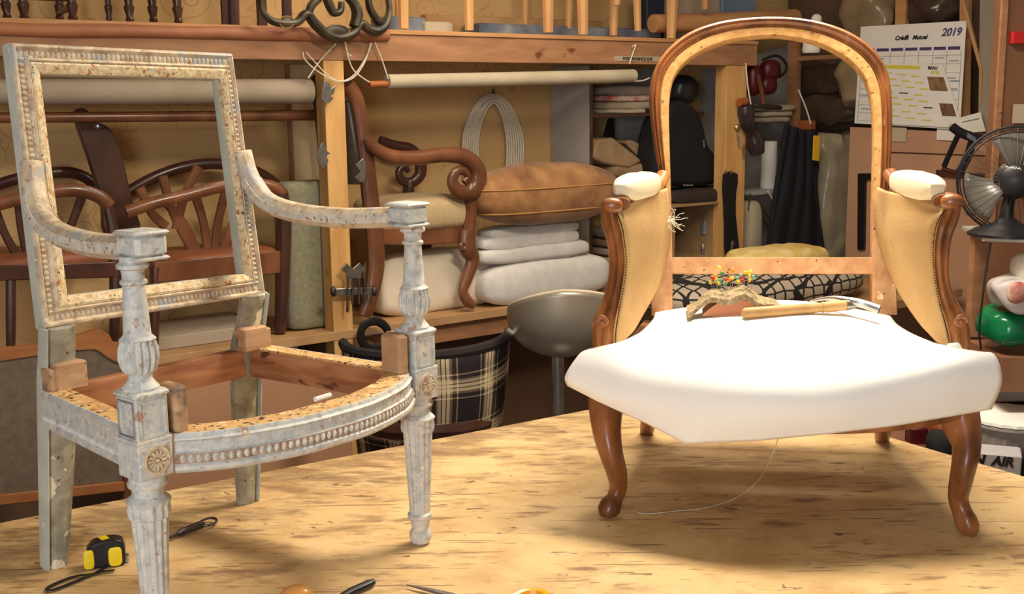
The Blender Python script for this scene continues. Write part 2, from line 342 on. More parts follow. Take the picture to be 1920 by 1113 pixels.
# rear legs and posts
for sx in (-1, 1):
    m = MB()
    pts = [L.w(sx*.213, .004, 0), L.w(sx*.206, -.014, .15), L.w(sx*.200, -.03, .29), L.w(sx*.200, -.036, .35), L.w(sx*.204, -.052, .40), L.w(sx*.206, -.066, .458)]
    m.rbar(pts, [.0205, .026, .030, .029, .028, .028], [.016, .018, .019, .019, .0165, .0155], L.X)
    lg = m.build('leg', M['paint_rear'], pc, bevel=.0015)
    m = MB(); m.rbar([p+L.X*sx*w for p, w in zip(pts, [.0215, .027, .031, .030, .029, .029])], [.0018]*6, [.0165, .0185, .0195, .0195, .017, .016], L.X)
    lab(m.build('leg_side', M['paint_side'], lg), 'smooth pale grey-green outer face of the leg')
# rear rail, corner blocks
m = MB(); m.bbox((-.19, -.052, .287), (.19, -.026, .343), L); m.build('rear_rail', M['rawwood'], pc, bevel=.001)
for sx in (-1, 1):
    m = MB(); m.bbox((sx*.168, -.083, .343), (sx*.226, -.05, .392), L, .003); m.bbox((sx*.180, -.08, .343), (sx*.236, -.045, .385), L, .002); m.build('corner_block', M['block'], pc, noise_amp=.0015, nscale=40)
# side rails
for sx in (-1, 1):
    a, b = L.w(sx*.219, -.05, .314), L.w(sx*.260, -.43, .314); t = nrm(b-a); nn = nrm(np.cross(t, L.Z)); nn = nn if nn@L.X*sx > 0 else -nn
    m = MB(); m.box((a+b)/2, np.linalg.norm(b-a), .034, .058, t, nn); r = m.build('side_rail', M['rawwood'], pc)
    m = MB(); m.box((a+b)/2+A([0, 0, .0305]), np.linalg.norm(b-a), .036, .004, t, nn); lab(m.build('tacked_top', M['rawtop'], r, noise_amp=.001, nscale=60), 'tack-scarred top face')
    m = MB(); c = nn*.017
    m.strip([a+c, b+c], [a+c-L.Z, b+c-L.Z], nn, [(-.0325, -.006), (-.0325, .003), (-.028, .006), (-.022, .004), (-.018, .0025), (.006, .0025), (.009, .006), (.022, .006), (.026, .009), (.032, .007), (.032, -.004)])
    lab(m.build('moulding', M['paint'], r, 25), 'grey painted outer moulding')
    m = MB(); n = 44
    for i in range(1, n): m.bead(lerp(a, b, i/n)+nn*.0228+A([0, 0, -.0155]), .0036, nn, t, 1.6)
    m.build('carved_beading', M['paint'], r)
# front rail (bowed)
fp = smooth([(-.249, -.467), (-.183, -.513), (-.082, -.546), (0, -.551), (.082, -.546), (.183, -.513), (.249, -.467)], 6)
def bow(off, z0):
    out = []
    for i, p in enumerate(fp):
        t = nrm(A(fp[min(i+1, len(fp)-1)])-A(fp[max(i-1, 0)])); n = A([t[1], -t[0]]); q = A(p)+n*off; out.append(L.w(q[0], q[1], z0))
    return out
def bowstrip(prof, mat, name, par, **k):
    m = MB(); cols = [bow(o, z) for o, z in prof]; n = len(prof); K_ = len(fp)
    m.v = [tuple(cols[j][i]) for i in range(K_) for j in range(n)]
    m.f = [(a*n+j, (a+1)*n+j, (a+1)*n+(j+1) % n, a*n+(j+1) % n) for a in range(K_-1) for j in range(n)]+[tuple(range(n)), tuple((K_-1)*n+j for j in range(n-1, -1, -1))]
    return m.build(name, mat, par, 25, **k)
fr = bowstrip([(-.006, .342), (-.05, .342), (-.05, .288), (-.006, .288)], M['rawwood'], 'front_rail', pc)
lab(bowstrip([(-.003, .3415), (-.006, .3465), (-.048, .3465), (-.05, .3415)], M['rawtop'], 'tacked_top', fr, noise_amp=.001, nscale=60), 'tack-scarred top face')
lab(bowstrip([(-.008, .346), (-.002, .346), (.0, .340), (.005, .337), (.001, .333), (.001, .318), (.005, .316), (.005, .300), (.009, .297), (.009, .291), (.004, .286), (-.008, .286)], M['paint'], 'moulding', fr), 'grey painted outer moulding')
bowstrip([(.002, .3155), (.0058, .3155), (.0058, .3005), (.002, .3005)], M['bead_shade'], 'bead_shade_strip', fr)  # strip behind the beads, coloured as their brown shadow
m = MB(); b1 = bow(.006, .308); seg = [np.linalg.norm(b1[i+1]-b1[i]) for i in range(len(b1)-1)]; tot = sum(seg); n = 46
for k in range(1, n):
    d = tot*k/n; i = 0
    while d > seg[i]: d -= seg[i]; i += 1
    p = lerp(b1[i], b1[i+1], d/seg[i]); t = b1[i+1]-b1[i]; m.bead(p, .0046, np.cross(t, L.Z), t, 1.5)
m.build('carved_beading', M['paint'], fr)
# front legs with square blocks, balusters
for sx in (-1, 1):
    cx, cy = sx*.285, -.446
    b = L.w(cx, cy, 0)
    m = MB()
    m.lathe(b, [(0, .012), (.004, .018), (.014, .0215), (.024, .0205), (.032, .0155), (.036, .017), (.05, .019), (.054, .0235), (.060, .0235), (.064, .0195), (.12, .0225), (.18, .0255), (.222, .028), (.224, .031), (.232, .0325), (.242, .0315), (.250, .033), (.254, .029), (.258, .0235), (.270, .024), (.272, .0285), (.277, .030), (.281, .027), (.290, .027)], 96, flute=(14, .11, .07, .245))
    m.bbox((cx-.029, cy-.029, .288), (cx+.029, cy+.029, .344), L, .002)
    m.bbox((cx-.0265, cy-.0265, .343), (cx+.0265, cy+.0265, .415), L, .002)
    m.bbox((cx-.029, cy-.029, .343), (cx+.029, cy+.029, .349), L, .001); m.bbox((cx-.030, cy-.030, .410), (cx+.030, cy+.030, .421), L, .004)
    for s_, X_, Y_ in [(1, L.X, -L.Y), (1, -L.Y, L.X*sx), (1, -L.Y, L.X*-1)]:
        c = L.w(cx, cy, .3795)+Y_*.0265
        for du, dz, su, sz in [(-.020, 0, .003, .053), (.020, 0, .003, .053), (0, -.026, .043, .003), (0, .026, .043, .003)]: m.box(c+X_*du+A([0, 0, dz]), su, .004, sz, X_, Y_)
    lg = m.build('leg', M['paint'], pc, 30)
    m = MB(); c = L.w(cx, cy-.029, .316)
    m.lathe(c, [(0, .022), (.003, .022), (.0035, .018), (.001, .017)], 24, -L.Y); 
    for k in range(12):
        a = 2*PI*k/12; d = L.X*math.cos(a)+L.Z*math.sin(a); m.ball(c-L.Y*.0025+d*.010, .0065, .0025, .0025, d, np.cross(d, L.Y), -L.Y, 8, 5)
    m.ball(c-L.Y*.003, .0035, n=8, m=5); m.build('rosette', M['paint_warm'], lg)
    m = MB()
    m.lathe(b, [(.418, .026), (.424, .027), (.430, .022), (.436, .0175), (.444, .0175), (.448, .024), (.456, .0275), (.468, .030), (.482, .029), (.492, .0255), (.496, .0265), (.499, .023), (.503, .020), (.53, .0185), (.575, .0155), (.578, .0195), (.582, .0195), (.585, .0155), (.598, .0170), (.601, .023), (.606, .0235), (.610, .018), (.618, .018)], 128, flute=(16, .17, .446, .494))
    m.build('arm_post', M['paint'], pc, 40)
    m = MB(); y0, y1, x0, x1 = -.478, -.418, cx*.955-.024, cx*.955+.024
    ix = cx*.955+.0
    m.bbox((ix-.009-.018, -.418, .343), (ix-sx*.052+sx*0-.0, -.470, .418), L, .005) if sx > 0 else m.bbox((ix+.009+.018, -.418, .343), (ix+.052, -.470, .418), L, .005)
    m.bbox((ix-.022, -.418, .343), (ix+.022, -.392, .412), L, .005)
    m.build('corner_block', M['block'], pc, noise_amp=.0015, nscale=40)
    # arm
    ctr = smooth([(sx*.218, -.040, .742), (sx*.221, -.047, .705), (sx*.226, -.062, .672), (sx*.232, -.098, .640), (sx*.240, -.170, .624), (sx*.250, -.28, .619), (sx*.262, -.385, .624), (sx*.267, -.425, .628)], 5)
    pts = [L.w(*p) for p in ctr]; n = len(pts)
    m = MB(); m.rbar(pts, [.019+.002*i/n for i in range(n)], [.013+.006*min(1, i/10) for i in range(n)], L.X)
    ar = m.build('armrest', M['paint_warm'], pc, bevel=.003)
    m = MB()
    for s2 in (-1, 1): m.rbar([p+L.X*s2*(.0197+.002*i/n)+A([0, 0, 0.0]) for i, p in enumerate(pts)][8:], .0012, .0085, L.X)
    lab(m.build('carved_face', M['armpits'], ar), 'pitted carved side panel')
    m = MB(); c = L.w(sx*.270, -.45, .633)
    m.box(c, .052, .058, .034, L.X, L.Y, L.Z, ch=.006); m.box(c+A([0, 0, .0185]), .058, .062, .007, L.X, L.Y, L.Z, ch=.003); m.box(c-A([0, 0, .0185]), .056, .060, .006, L.X, L.Y, L.Z, ch=.0025)
    m.build('arm_end', M['paint'], ar)
# ================================================================ BERGERE
bc = thing('upholstered_armchair_frame', 'walnut armchair with open arched back, jute side panels and cream calico seat', 'chair', R.w(0, .28, 0))
RP = R.w(0, .5, .45); RU = nrm(R.w(0, .2, 1)-R.w(0, 0, 0)); RN = nrm(np.cross(R.X, RU)); RN = RN if RN@(-R.Y) > 0 else -RN
arch = [((1222, 592), (1260, 592)), ((1222, 500), (1260, 500)), ((1226, 430), (1259, 430)), ((1234, 380), (1258, 380)), ((1236, 330), (1257, 330)), ((1225, 260), (1255, 260)), ((1219, 210), (1254, 205)), ((1218, 170), (1257, 168)), ((1226, 132), (1265, 142)), ((1243, 102), (1283, 118)), ((1270, 75), (1310, 98)), ((1305, 54), (1345, 82)), ((1350, 40), (1383, 72)), ((1400, 33), (1418, 68)), ((1447, 31), (1450, 66)), ((1495, 33), (1490, 70)), ((1545, 42), (1530, 79)), ((1590, 58), (1568, 96)), ((1625, 80), (1598, 117)), ((1650, 106), (1620, 143)), ((1665, 137), (1632, 175)), ((1671, 170), (1637, 208)), ((1673, 215), (1639, 240)), ((1672, 270), (1639, 285)), ((1669, 330), (1638, 330)), ((1665, 390), (1637, 400)), ((1672, 450), (1637, 460)), ((1678, 520), (1637, 520)), ((1681, 590), (1637, 590))]
ao = smooth([plane(*a, RP, RN) for a, b in arch], 3); ai = smooth([plane(*b, RP, RN) for a, b in arch], 3)
m = MB(); m.strip(ao, ai, RN, [(0, -.03), (-.03, -.015), (0, -.002), (.06, .006), (.14, .008), (.2, .003), (.25, .002), (.31, .007), (.38, .005), (.42, .0), (.5, .0015), (.54, -.003), (.54, -.03)])
bf = m.build('back_frame', M['walnut'], bc, 40)
m = MB(); m.strip(ao, ai, RN, [(.54, -.028), (.54, -.001), (.6, .001), (.95, -.001), (1, -.004), (1, -.034), (.54, -.034)])
lab(m.build('tacking_edge', M['walnut_raw'], bf, 40), 'scraped pale inner band')
# lower stiles are raw wood in front
for k in (0, -1):
    m = MB(); sl = range(0, 11) if k == 0 else range(len(ao)-11, len(ao))
    m.strip([ao[i] for i in sl], [ai[i] for i in sl], RN, [(-.02, -.034), (-.02, .005), (.02, .009), (.98, .009), (1.02, .006), (1.02, -.036)]); lab(m.build('stile', M['beech_raw'], bc), 'bare tack-pocked lower stile')
m = MB(); a, b, c, d = [plane(*q, RP-RN*.004, RN) for q in [(1255, 482), (1642, 482), (1642, 513), (1255, 513)]]
m.prism([a, b, c, d], -RN*.024); m.build('lower_back_rail', M['beech_raw'], bc, bevel=.002)
def mirror(q): l = R.l(q); return R.w(-l[0], l[1], l[2])
sup = {-1: [((1150, 372), (1163, 386)), ((1134, 380), (1158, 400)), ((1128, 400), (1163, 410)), ((1130, 425), (1169, 428)), ((1139, 455), (1173, 455)), ((1143, 495), (1176, 490)), ((1140, 530), (1172, 530)), ((1130, 565), (1165, 570)), ((1118, 592), (1160, 600)), ((1111, 620), (1157, 625)), ((1112, 650), (1156, 650))],
       1: [((1772, 360), (1762, 384)), ((1792, 366), (1768, 395)), ((1803, 384), (1762, 405)), ((1799, 412), (1752, 425)), ((1786, 445), (1748, 455)), ((1780, 490), (1748, 492)), ((1782, 530), (1752, 530)), ((1795, 565), (1760, 570)), ((1812, 595), (1768, 600)), ((1820, 620), (1774, 625)), ((1818, 655), (1780, 655))]}
stl = {-1: [(1250, 350), (1254, 385), (1255, 420), (1254, 450), (1250, 480), (1243, 510), (1233, 540), (1220, 565), (1206, 590), (1188, 618), (1164, 642)],
       1: [(1646, 350), (1641, 385), (1641, 420), (1646, 450), (1656, 480), (1668, 510), (1682, 540), (1697, 565), (1714, 590), (1732, 615), (1757, 640)]}
for sx in (-1, 1):
    yy = [.10, .085, .08, .085, .10, .115, .12, .11, .09, .07, .06]
    so = smooth([R.Y_(*a, y) for (a, b), y in zip(sup[sx], yy)], 4); si = smooth([R.Y_(*b, y) for (a, b), y in zip(sup[sx], yy)], 4)
    m = MB(); m.strip(so, si, -R.Y, [(0, -.034), (-.06, -.015), (0, -.003), (.08, .006), (.2, .010), (.32, .003), (.4, .001), (.5, .007), (.62, .008), (.72, .002), (.8, -.001), (.85, -.004), (.85, -.034)])
    ap = m.build('arm_support', M['walnut'], bc, 40)
    m = MB(); m.strip(so, si, -R.Y, [(.84, -.036), (.84, .0), (.88, .002), (1, .001), (1.02, -.036)]); m.build('tacking_edge', M['walnut_raw'], ap, 40)
    # scroll at foot and head
    m = MB(); c = R.Y_(*((1129, 604) if sx < 0 else (1802, 603)), .055)
    sp_ = [c+(R.X*sx*math.cos(t)+R.Z*math.sin(t))*(.012*(1-t/11)) for t in [.35*i for i in range(24)]]
    m.tube(sp_, [.0062*(1-i/34) for i in range(24)], 8, up=R.Y); m.ball(c, .006); m.build('carved_scroll', M['walnut'], ap); m = MB()
    c = R.Y_(*((1148, 385) if sx < 0 else (1785, 378)), .085)
    m.ball(c, .022, .016, .016, R.X, R.Y, R.Z, e=.9)
    m.build('carved_scroll', M['walnut'], ap)
    # arm rail to the stile
    a = R.Y_(*((1165, 372) if sx < 0 else (1768, 366)), .10); b = R.Y_(*((1243, 345) if sx < 0 else (1668, 342)), .50)
    pts = smooth([a+A([0, 0, -.012]), a+A([0, 0, -.002])+R.Y*.05, lerp(a, b, .4)+A([0, 0, -.006]), lerp(a, b, .75)+A([0, 0, -.006]), b+A([0, 0, .02])], 4)
    m = MB(); m.tube(pts, [.018]*6+[.017]*(len(pts)-6), 12, [.014]*len(pts), R.X); m.build('arm_rail', M['walnut'], bc)
    # pad
    a2 = R.Y_(*((1170, 357) if sx < 0 else (1752, 358)), .13); b2 = R.Y_(*((1222, 346) if sx < 0 else (1686, 343)), .40); t = nrm(b2-a2); u = nrm(np.cross(t, R.X)); u = u if u[2] > 0 else -u
    m = MB(); m.ball((a2+b2)/2+u*.004, np.linalg.norm(b2-a2)/2+.026, .029, .029, t, R.X, u, 24, 14, e=.6, e2=.75); m.build('arm_pad', M['padcloth'], bc, noise_amp=.002, nscale=20)
    # jute panel
    st = smooth([R.Y_(*q, y) for q, y in zip(stl[sx], [.46, .47, .47, .47, .46, .43, .38, .32, .25, .17, .08])], 4)
    rows = []
    for i in range(len(st)):
        rows.append([lerp(si[i], st[i], j/14)-R.X*sx*.012*math.sin(PI*j/14)*math.sin(PI*min(1, i/30+.2)) for j in range(15)])
    m = MB(); m.grid(rows); pn = m.build('side_panel', M['jute'], bc, noise_amp=.004, nscale=9, solid=.004)
    lab(pn, 'stretched jute canvas panel')
    m = MB()
    for i in range(4, len(si)-2):
        for t_ in (0, .5): m.ball(lerp(lerp(so[i], so[i+1], t_), lerp(si[i], si[i+1], t_), .95)-R.Y*.003, .0015, n=6, m=4)
    m.build('tack_row', M['nail'], pn)
# seat frame
m = MB(); rim = smooth([(-.345, .02), (-.25, -.035), (-.12, -.06), (0, -.066), (.12, -.06), (.25, -.035), (.345, .02)], 4)
inn = [(p[0]*.9, p[1]+.045) for p in rim]
vs = [[R.w(p[0], p[1], .262), R.w(p[0], p[1], .205+.02*abs(p[0]/.345)**2), R.w(q[0], q[1], .205+.02*abs(p[0]/.345)**2), R.w(q[0], q[1], .262)] for p, q in zip(rim, inn)]
m.v = [tuple(x) for r in vs for x in r]; K_ = len(vs); m.f = [(a*4+j, (a+1)*4+j, (a+1)*4+(j+1) % 4, a*4+(j+1) % 4) for a in range(K_-1) for j in range(4)]+[(0, 1, 2, 3), tuple((K_-1)*4+j for j in (3, 2, 1, 0))]
m.build('front_rail', M['walnut'], bc, bevel=.003)
for sx in (-1, 1):
    m = MB(); a, b = R.w(sx*.335, .03, .27), R.w(sx*.275, .5, .27); t = nrm(b-a); m.box((a+b)/2, np.linalg.norm(b-a), .035, .08, t, np.cross(R.Z, t)); m.build('side_rail', M['walnut'], bc)
m = MB(); m.bbox((-.26, .48, .23), (.26, .515, .31), R); m.build('rear_rail', M['walnut'], bc)
# legs
lp = {-1: [(1136, 748, 32), (1136, 775, 29), (1138, 810, 25), (1146, 850, 21), (1156, 885, 18.5), (1159, 912, 15.5), (1153, 932, 14.5), (1146, 945, 19), (1141, 956, 20), (1140, 966, 13)],
      1: [(1796, 770, 38), (1804, 800, 33), (1812, 835, 25), (1808, 870, 22), (1801, 905, 20), (1797, 932, 17.5), (1803, 955, 17), (1811, 974, 20), (1817, 988, 19), (1820, 1000, 11)]}
for sx in (-1, 1):
    pts = []; rr = []
    for i, (x, y, r_) in enumerate(lp[sx]):
        yv = [.05, .034, .010, -.004, .0, .005, .0, -.008, -.012, -.012][i] + (.02 if sx < 0 else .0)
        q = R.Y_(x, y, yv); pts.append(q); rr.append(r_/f*np.dot(q-CAM, AF))
    pts = smooth(pts, 3); rr = [float(x) for x in np.interp(np.linspace(0, 9, len(pts)), range(10), rr)]
    zo = min(p[2] for p in pts); pts = [p-A([0, 0, zo*((i/(len(pts)-1))**2)]) for i, p in enumerate(pts)]
    m = MB(); m.tube(pts, rr, 20, rr, R.X, ridge=(4, .07)); lg = m.build('leg', M['walnut'], bc, 60)
    pr = R.w(sx*.285, .60, 0)
    m = MB(); q = smooth([R.w(sx*.27, .50, .28), R.w(sx*.272, .505, .2), R.w(sx*.276, .53, .1), R.w(sx*.284, .575, .03), R.w(sx*.288, .60, 0)], 4); m.tube(q, [.026-.010*i/len(q) for i in range(len(q))], 12, up=R.X); m.build('leg', M['walnut'], bc)
# calico seat
rows = []
def lr(y, x0, x1, ze, zm, n=9, sk=0):
    return [R.w(x0+(x1-x0)*i/(n-1), y, ze+(zm-ze)*(1-abs(2*i/(n-1)-1)**2.4)+sk*(i/(n-1))) for i in range(n)]
rows.append(lr(.475, -.262, .262, .315, .345)); rows.append(lr(.45, -.265, .265, .338, .362)); rows.append(lr(.36, -.27, .27, .335, .386)); rows.append(lr(.22, -.295, .292, .335, .394)); rows.append(lr(.10, -.335, .325, .340, .388))
rows.append(lr(.035, -.395, .365, .338, .366, sk=.01))
rows.append([R.Y_(*q) for q in [(1077, 673, .02), (1150, 680, -.01), (1240, 694, -.05), (1340, 704, -.085), (1440, 708, -.095), (1560, 704, -.085), (1680, 694, -.055), (1790, 678, -.02), (1866, 668, .02)]])
rows.append([R.Y_(*q) for q in [(1059, 704, .015), (1130, 733, -.025), (1230, 755, -.075), (1335, 770, -.115), (1440, 772, -.125), (1560, 765, -.115), (1680, 748, -.075), (1790, 732, -.03), (1877, 712, .015)]])
rows.append([R.Y_(*q) for q in [(1064, 722, .03), (1120, 752, -.01), (1205, 789, -.045), (1284, 831, -.085), (1420, 825, -.1), (1560, 811, -.095), (1680, 796, -.06), (1780, 780, -.02), (1858, 765, .03)]])
last = [lerp(rows[-1][i], rows[-1][i+1], j/6) for i in range(8) for j in range(6)]+[A(rows[-1][-1])]
rows = [smooth(r, 6) for r in rows]; rows[-1] = last; rows = [list(x) for x in zip(*[smooth(list(c), 6) for c in zip(*rows)])]
m = MB(); m.grid(rows); sc = m.build('seat_cover', M['calico'], bc, noise_amp=.003, nscale=7, solid=.004); lab(sc, 'bright cream calico cover bulging over the padded seat')
from mathutils.bvhtree import BVHTree
SEAT = BVHTree.FromPolygons([Vector(v.co)+Vector(sc['loc0']) for v in sc.data.vertices], [tuple(p.vertices) for p in sc.data.polygons])
def on_seat(px, py, h=0):
    d = Vector(nrm(ray(px, py))); q = SEAT.ray_cast(Vector(CAM), d)[0]
    if q is None: q = Vector(R.Y_(px, py, .36))
    q = A(q)
    if h: q = q-A(d)*h/max(.12, abs(d[2]))*0+A([0, 0, h])
    return q
# filling under the cover
m = MB(); m.ball(R.w(-.0, .22, .295), .25, .22, .035, R.X, R.Y, R.Z, 28, 12, e=.6, e2=.9); m.build('seat_padding', M['jute'], bc)
for nm, q in [('a', [(1110, 668, .05), (1116, 648, .06), (1150, 645, .055), (1168, 655, .05)]), ('b', [(1770, 665, .05), (1778, 642, .055), (1800, 640, .05), (1812, 664, .045)])]:
    m = MB(); pts = [R.Y_(*x) for x in q]; m.grid([[lerp(pts[0], pts[1], t) for t in (0, .5, 1)], [lerp(pts[0], pts[2], .5)+A([0, 0, .008])]*3, [lerp(pts[3], pts[2], t) for t in (0, .5, 1)]], vec=R.Y*.01); m.build('cloth_fold', M['calico'], sc, sub=1)
m = MB()
for k in range(26):
    a = R.Y_(1258, 412, .44)+R.w(0, 0, 0)*0; p = [a]; d = A([random.uniform(-1, 1), random.uniform(-1, 1), random.uniform(-1, 1)])
    for j in range(5): d = nrm(d+A([random.uniform(-1, 1), random.uniform(-1, .2), random.uniform(-1, 1)])*.7); p.append(p[-1]+d*.008)
    m.tube(p, .0006, 4)
lab(m.build('loose_fibres', M['thread'], bc), 'tuft of loose pale fibres on the jute edge'); bc.children[-1]
# ================================================================ SMALL THINGS ON THE SEAT
M['felt'] = mk('speckled_brown_felt', [(122, 102, 74), (158, 138, 104), (184, 164, 128)], 120, (1, 1, 1), 4, .95, .8)
M['leather'] = mk('tan_leather', [(186, 118, 76), (202, 134, 90)], 8, rough=.6)
pc0 = on_seat(1378, 592)
pcn = thing('pincushion', 'wrist pincushion of speckled brown felt on tan leather, on the seat', 'pincushion', pc0)
c = pc0+R.Y*.035+A([0, 0, .002]); rows = []
for i in range(15):
    v = i/14; row = []
    for j in range(21):
        u = 2*j/20-1; w_ = .042*(1-.35*abs(u)**2) if abs(u) < .88 else .05
        x = u*.098; y = (v-.5)*2*w_; z = .046*(1-abs(u)**2.2)*(1-.3*(2*v-1)**2)+.006*math.sin(9*u)
        row.append(c+R.X*x+R.Y*y+A([0, 0, z+.006+.012*(u > .0)*0]))
    rows.append(row)
m = MB(); m.grid(rows, vec=(0, 0, -.011)); m.build('felt_pad', M['felt'], pcn, noise_amp=.0025, nscale=55)
m = MB(); rows = []
for v in (-.037, -.02, 0, .02, .037): rows.append([c+R.X*(u*.066)+R.Y*v+A([0, 0, .034*(1-u*u)]) for u in np.linspace(-1, 1, 15)])
m.grid(rows); rows = [[c+R.X*(u*.066)+R.Y*v+A([0, 0, -.003]) for u in np.linspace(-1, 1, 15)] for v in (-.037, .037)]
m.grid(rows); m.add([c+R.X*(u*.066)+R.Y*-.037+A([0, 0, z]) for u in np.linspace(-1, 1, 15) for z in (-.003, .034*(1-u*u))], [(2*i, 2*i+2, 2*i+3, 2*i+1) for i in range(14)]); m.build('leather_strap', M['leather'], pcn)
PC = {'yellow': (246, 208, 40), 'green': (60, 150, 70), 'red': (210, 50, 30), 'turquoise': (90, 180, 150), 'orange': (244, 150, 30)}
pins = [(1350, 503, 'yellow'), (1355, 512, 'green'), (1341, 517, 'orange'), (1336, 521, 'red'), (1333, 529, 'yellow'), (1343, 524, 'yellow'), (1350, 525, 'turquoise'), (1361, 524, 'red'), (1362, 528, 'yellow'), (1374, 507, 'orange'), (1373, 521, 'yellow'), (1369, 523, 'orange'), (1383, 521, 'turquoise'), (1390, 520, 'red'), (1392, 526, 'red'), (1398, 511, 'yellow'), (1404, 510, 'yellow'), (1405, 517, 'yellow'), (1405, 525, 'yellow'), (1412, 519, 'turquoise'), (1389, 516, 'turquoise'), (1348, 531, 'yellow'), (1384, 528, 'yellow'), (1358, 531, 'turquoise')]
for i, (x, y, cn) in enumerate(pins):
    if 'pin_'+cn not in M: M['pin_'+cn] = mk('pin_head_'+cn, [PC[cn]], rough=.3)
    hd = plane(x, y, c+R.Y*random.uniform(-.02, .02), R.Y); ft = A([hd[0]*.85+c[0]*.15, hd[1]*.85+c[1]*.15, 0]); u = (ft-c)@R.X/.0825; ft[2] = c[2]+.048*(1-min(.9, u*u))**.8-.004
    t = thing('dressmaking_pin', f'{cn} ball-headed pin stuck in the felt pincushion', 'pin', ft, f'{cn}-headed pins in the pincushion')
    m = MB(); m.ball(hd, .0042, n=10, m=7); m.build('pin_head', M['pin_'+cn], t)
    m = MB(); m.tube([ft, hd], .0006, 5); m.build('shank', M['steel'], t)
# silver needle pair
h0, h1 = on_seat(1392, 600, .014), on_seat(1545, 590, .016); h2 = h1+nrm(h1-h0)*.05+A([0, 0, .001])
hm = thing('tack_hammer', 'upholsterer\'s hammer with light wooden handle lying on the calico seat', 'hammer', (h0+h1)/2-A([0, 0, .014]))
M['hwood'] = mk('hammer_handle_wood', [(176, 134, 82), (204, 162, 104)], 14, (1, 1, 1), 5, .5, .1)
m = MB(); m.tube([h0, lerp(h0, h1, .03), lerp(h0, h1, .5), lerp(h0, h1, .96), h1, lerp(h1, h2, .1), h2], [.0085, .0115, .0115, .010, .010, .012, .0105], 14); m.build('handle', M['hwood'], hm)
m = MB(); m.tube([lerp(h0, h1, .965), h1+A([0, 0, .0005])], .0114, 14); m.build('collar', M['hwood'], hm); m = MB(); m.tube([h2-nrm(h2-h1)*.004, h2+nrm(h2-h1)*.014], .0115, 12); m.build('ferrule', M['steel'], hm)
m = MB(); hc = h2+nrm(h2-h1)*.008; q = smooth([hc-R.X*.075+R.Y*.055+A([0, 0, -.004]), hc-R.X*.04+R.Y*.03+A([0, 0, .008]), hc+A([0, 0, .008]), hc+R.X*.03-R.Y*.01+A([0, 0, .002]), hc+R.X*.055-R.Y*.02+A([0, 0, -.006])], 4); m.tube(q, [.0025, .003, .0035, .004, .005, .006, .007, .0075, .008, .0085, .009, .009, .009, .0095, .0095, .010, .010][:len(q)], 10); m.build('head', M['steel'], hm)
# ================================================================ TOOLS ON THE BENCH
def P(px, py, z=0): return onz(px, py, z)
tm = thing('tape_measure', 'black and yellow tape measure with wrist loop by the rear leg', 'tape measure', P(200, 1062))
c = P(198, 1064); ux = nrm(P(236, 1050)-P(160, 1060)); ux[2] = 0; ux = nrm(ux); uy = nrm(np.cross([0, 0, 1], ux)); 
pr = [(-.032, .004), (-.034, .02), (-.03, .038), (-.02, .048), (-.005, .052), (.018, .052), (.032, .047), (.036, .03), (.036, .004), (.03, 0), (-.028, 0)]
c = c+uy*.015
m = MB(); m.prism([c+ux*a+A([0, 0, b])-uy*.016 for a, b in pr], uy*.032); m.build('case', M['black'], tm, bevel=.004)
for a0, a1 in ((-.037, -.018), (.006, .030)):
    m = MB(); m.ball(c+ux*(a0+a1)/2+A([0, 0, .020])-uy*.0165, (a1-a0)/2, .0035, .018, ux, uy, e=.7, e2=.5); m.build('grip', M['yellow'], tm)
m = MB(); m.box(c+ux*.0+A([0, 0, .0525]), .014, .018, .001, nrm(ux+uy*.4), nrm(uy-ux*.4)); m.build('sticker', M['yellow'], tm)
m = MB(); m.box(c+ux*.038+A([0, 0, .008]), .006, .014, .012, ux, uy); m.build('tape_hook', M['steel'], tm)
m = MB(); q = smooth([c-uy*.017+A([0, 0, .004]), P(178, 1074, .004), P(140, 1080, .004), P(100, 1095, .004), P(88, 1104, .004), P(100, 1105, .004), P(140, 1090, .004), P(180, 1074, .004), P(215, 1068, .004)], 4); m.tube(q, .0016, 6, .004, (0, 0, 1)); m.build('wrist_loop', M['black'], tm)
tl = thing('tack_lifter', 'slim dark steel tool with a ring end behind the front leg', 'hand tool', P(350, 990))
a, b = P(302, 1014, .008), P(372, 984, .008)
m = MB(); m.tube([P(275, 1026, .006), a, P(334, 1000, .008)], [.002, .003, .0035], 8); m.build('blade', M['darksteel'], tl)
m = MB(); m.tube([P(332, 1001, .008), P(340, 997, .008), P(380, 981, .008)], [.004, .007, .0075], 10); m.build('handle', M['darksteel'], tl)
m = MB(); q = smooth([P(378, 984, .008), P(392, 984, .008), P(405, 978, .008), P(404, 972, .008), P(390, 971, .008), P(376, 978, .008)], 4, True); q.append(q[0]); m.tube(q, .0028, 8); m.build('ring', M['darksteel'], tl)
M['varn'] = mk('varnished_wood', [(206, 140, 66), (226, 166, 90)], 8, rough=.35, coat=.4)
kn = thing('awl', 'tool with a round varnished wooden handle at the bench front edge', 'hand tool', P(560, 1125))
m = MB(); m.ball(P(557, 1120, .022), .030, .023, .022, (1, 0, 0), (0, 1, 0), (0, 0, 1), 20, 12); m.build('handle', M['varn'], kn)
m = MB(); m.tube([P(557, 1125, .02), P(545, 1200, .012)], .004, 8); m.build('spike', M['steel'], kn)
kf = thing('knife', 'tool with a flat dark handle beside the round wooden one', 'hand tool', P(670, 1110))
m = MB(); m.tube([P(630, 1125, .008), P(660, 1107, .008), P(690, 1094, .008), P(701, 1090, .008)], [.007, .009, .009, .005], 10, .006); m.build('handle', M['black'], kf)
m = MB(); m.tube([P(632, 1124, .008), P(590, 1160, .006)], .003, 6, .007); m.build('blade', M['steel'], kf)
sn = thing('scissors', 'steel scissors with pointed tip and orange handles at the bottom edge', 'scissors', P(860, 1120))
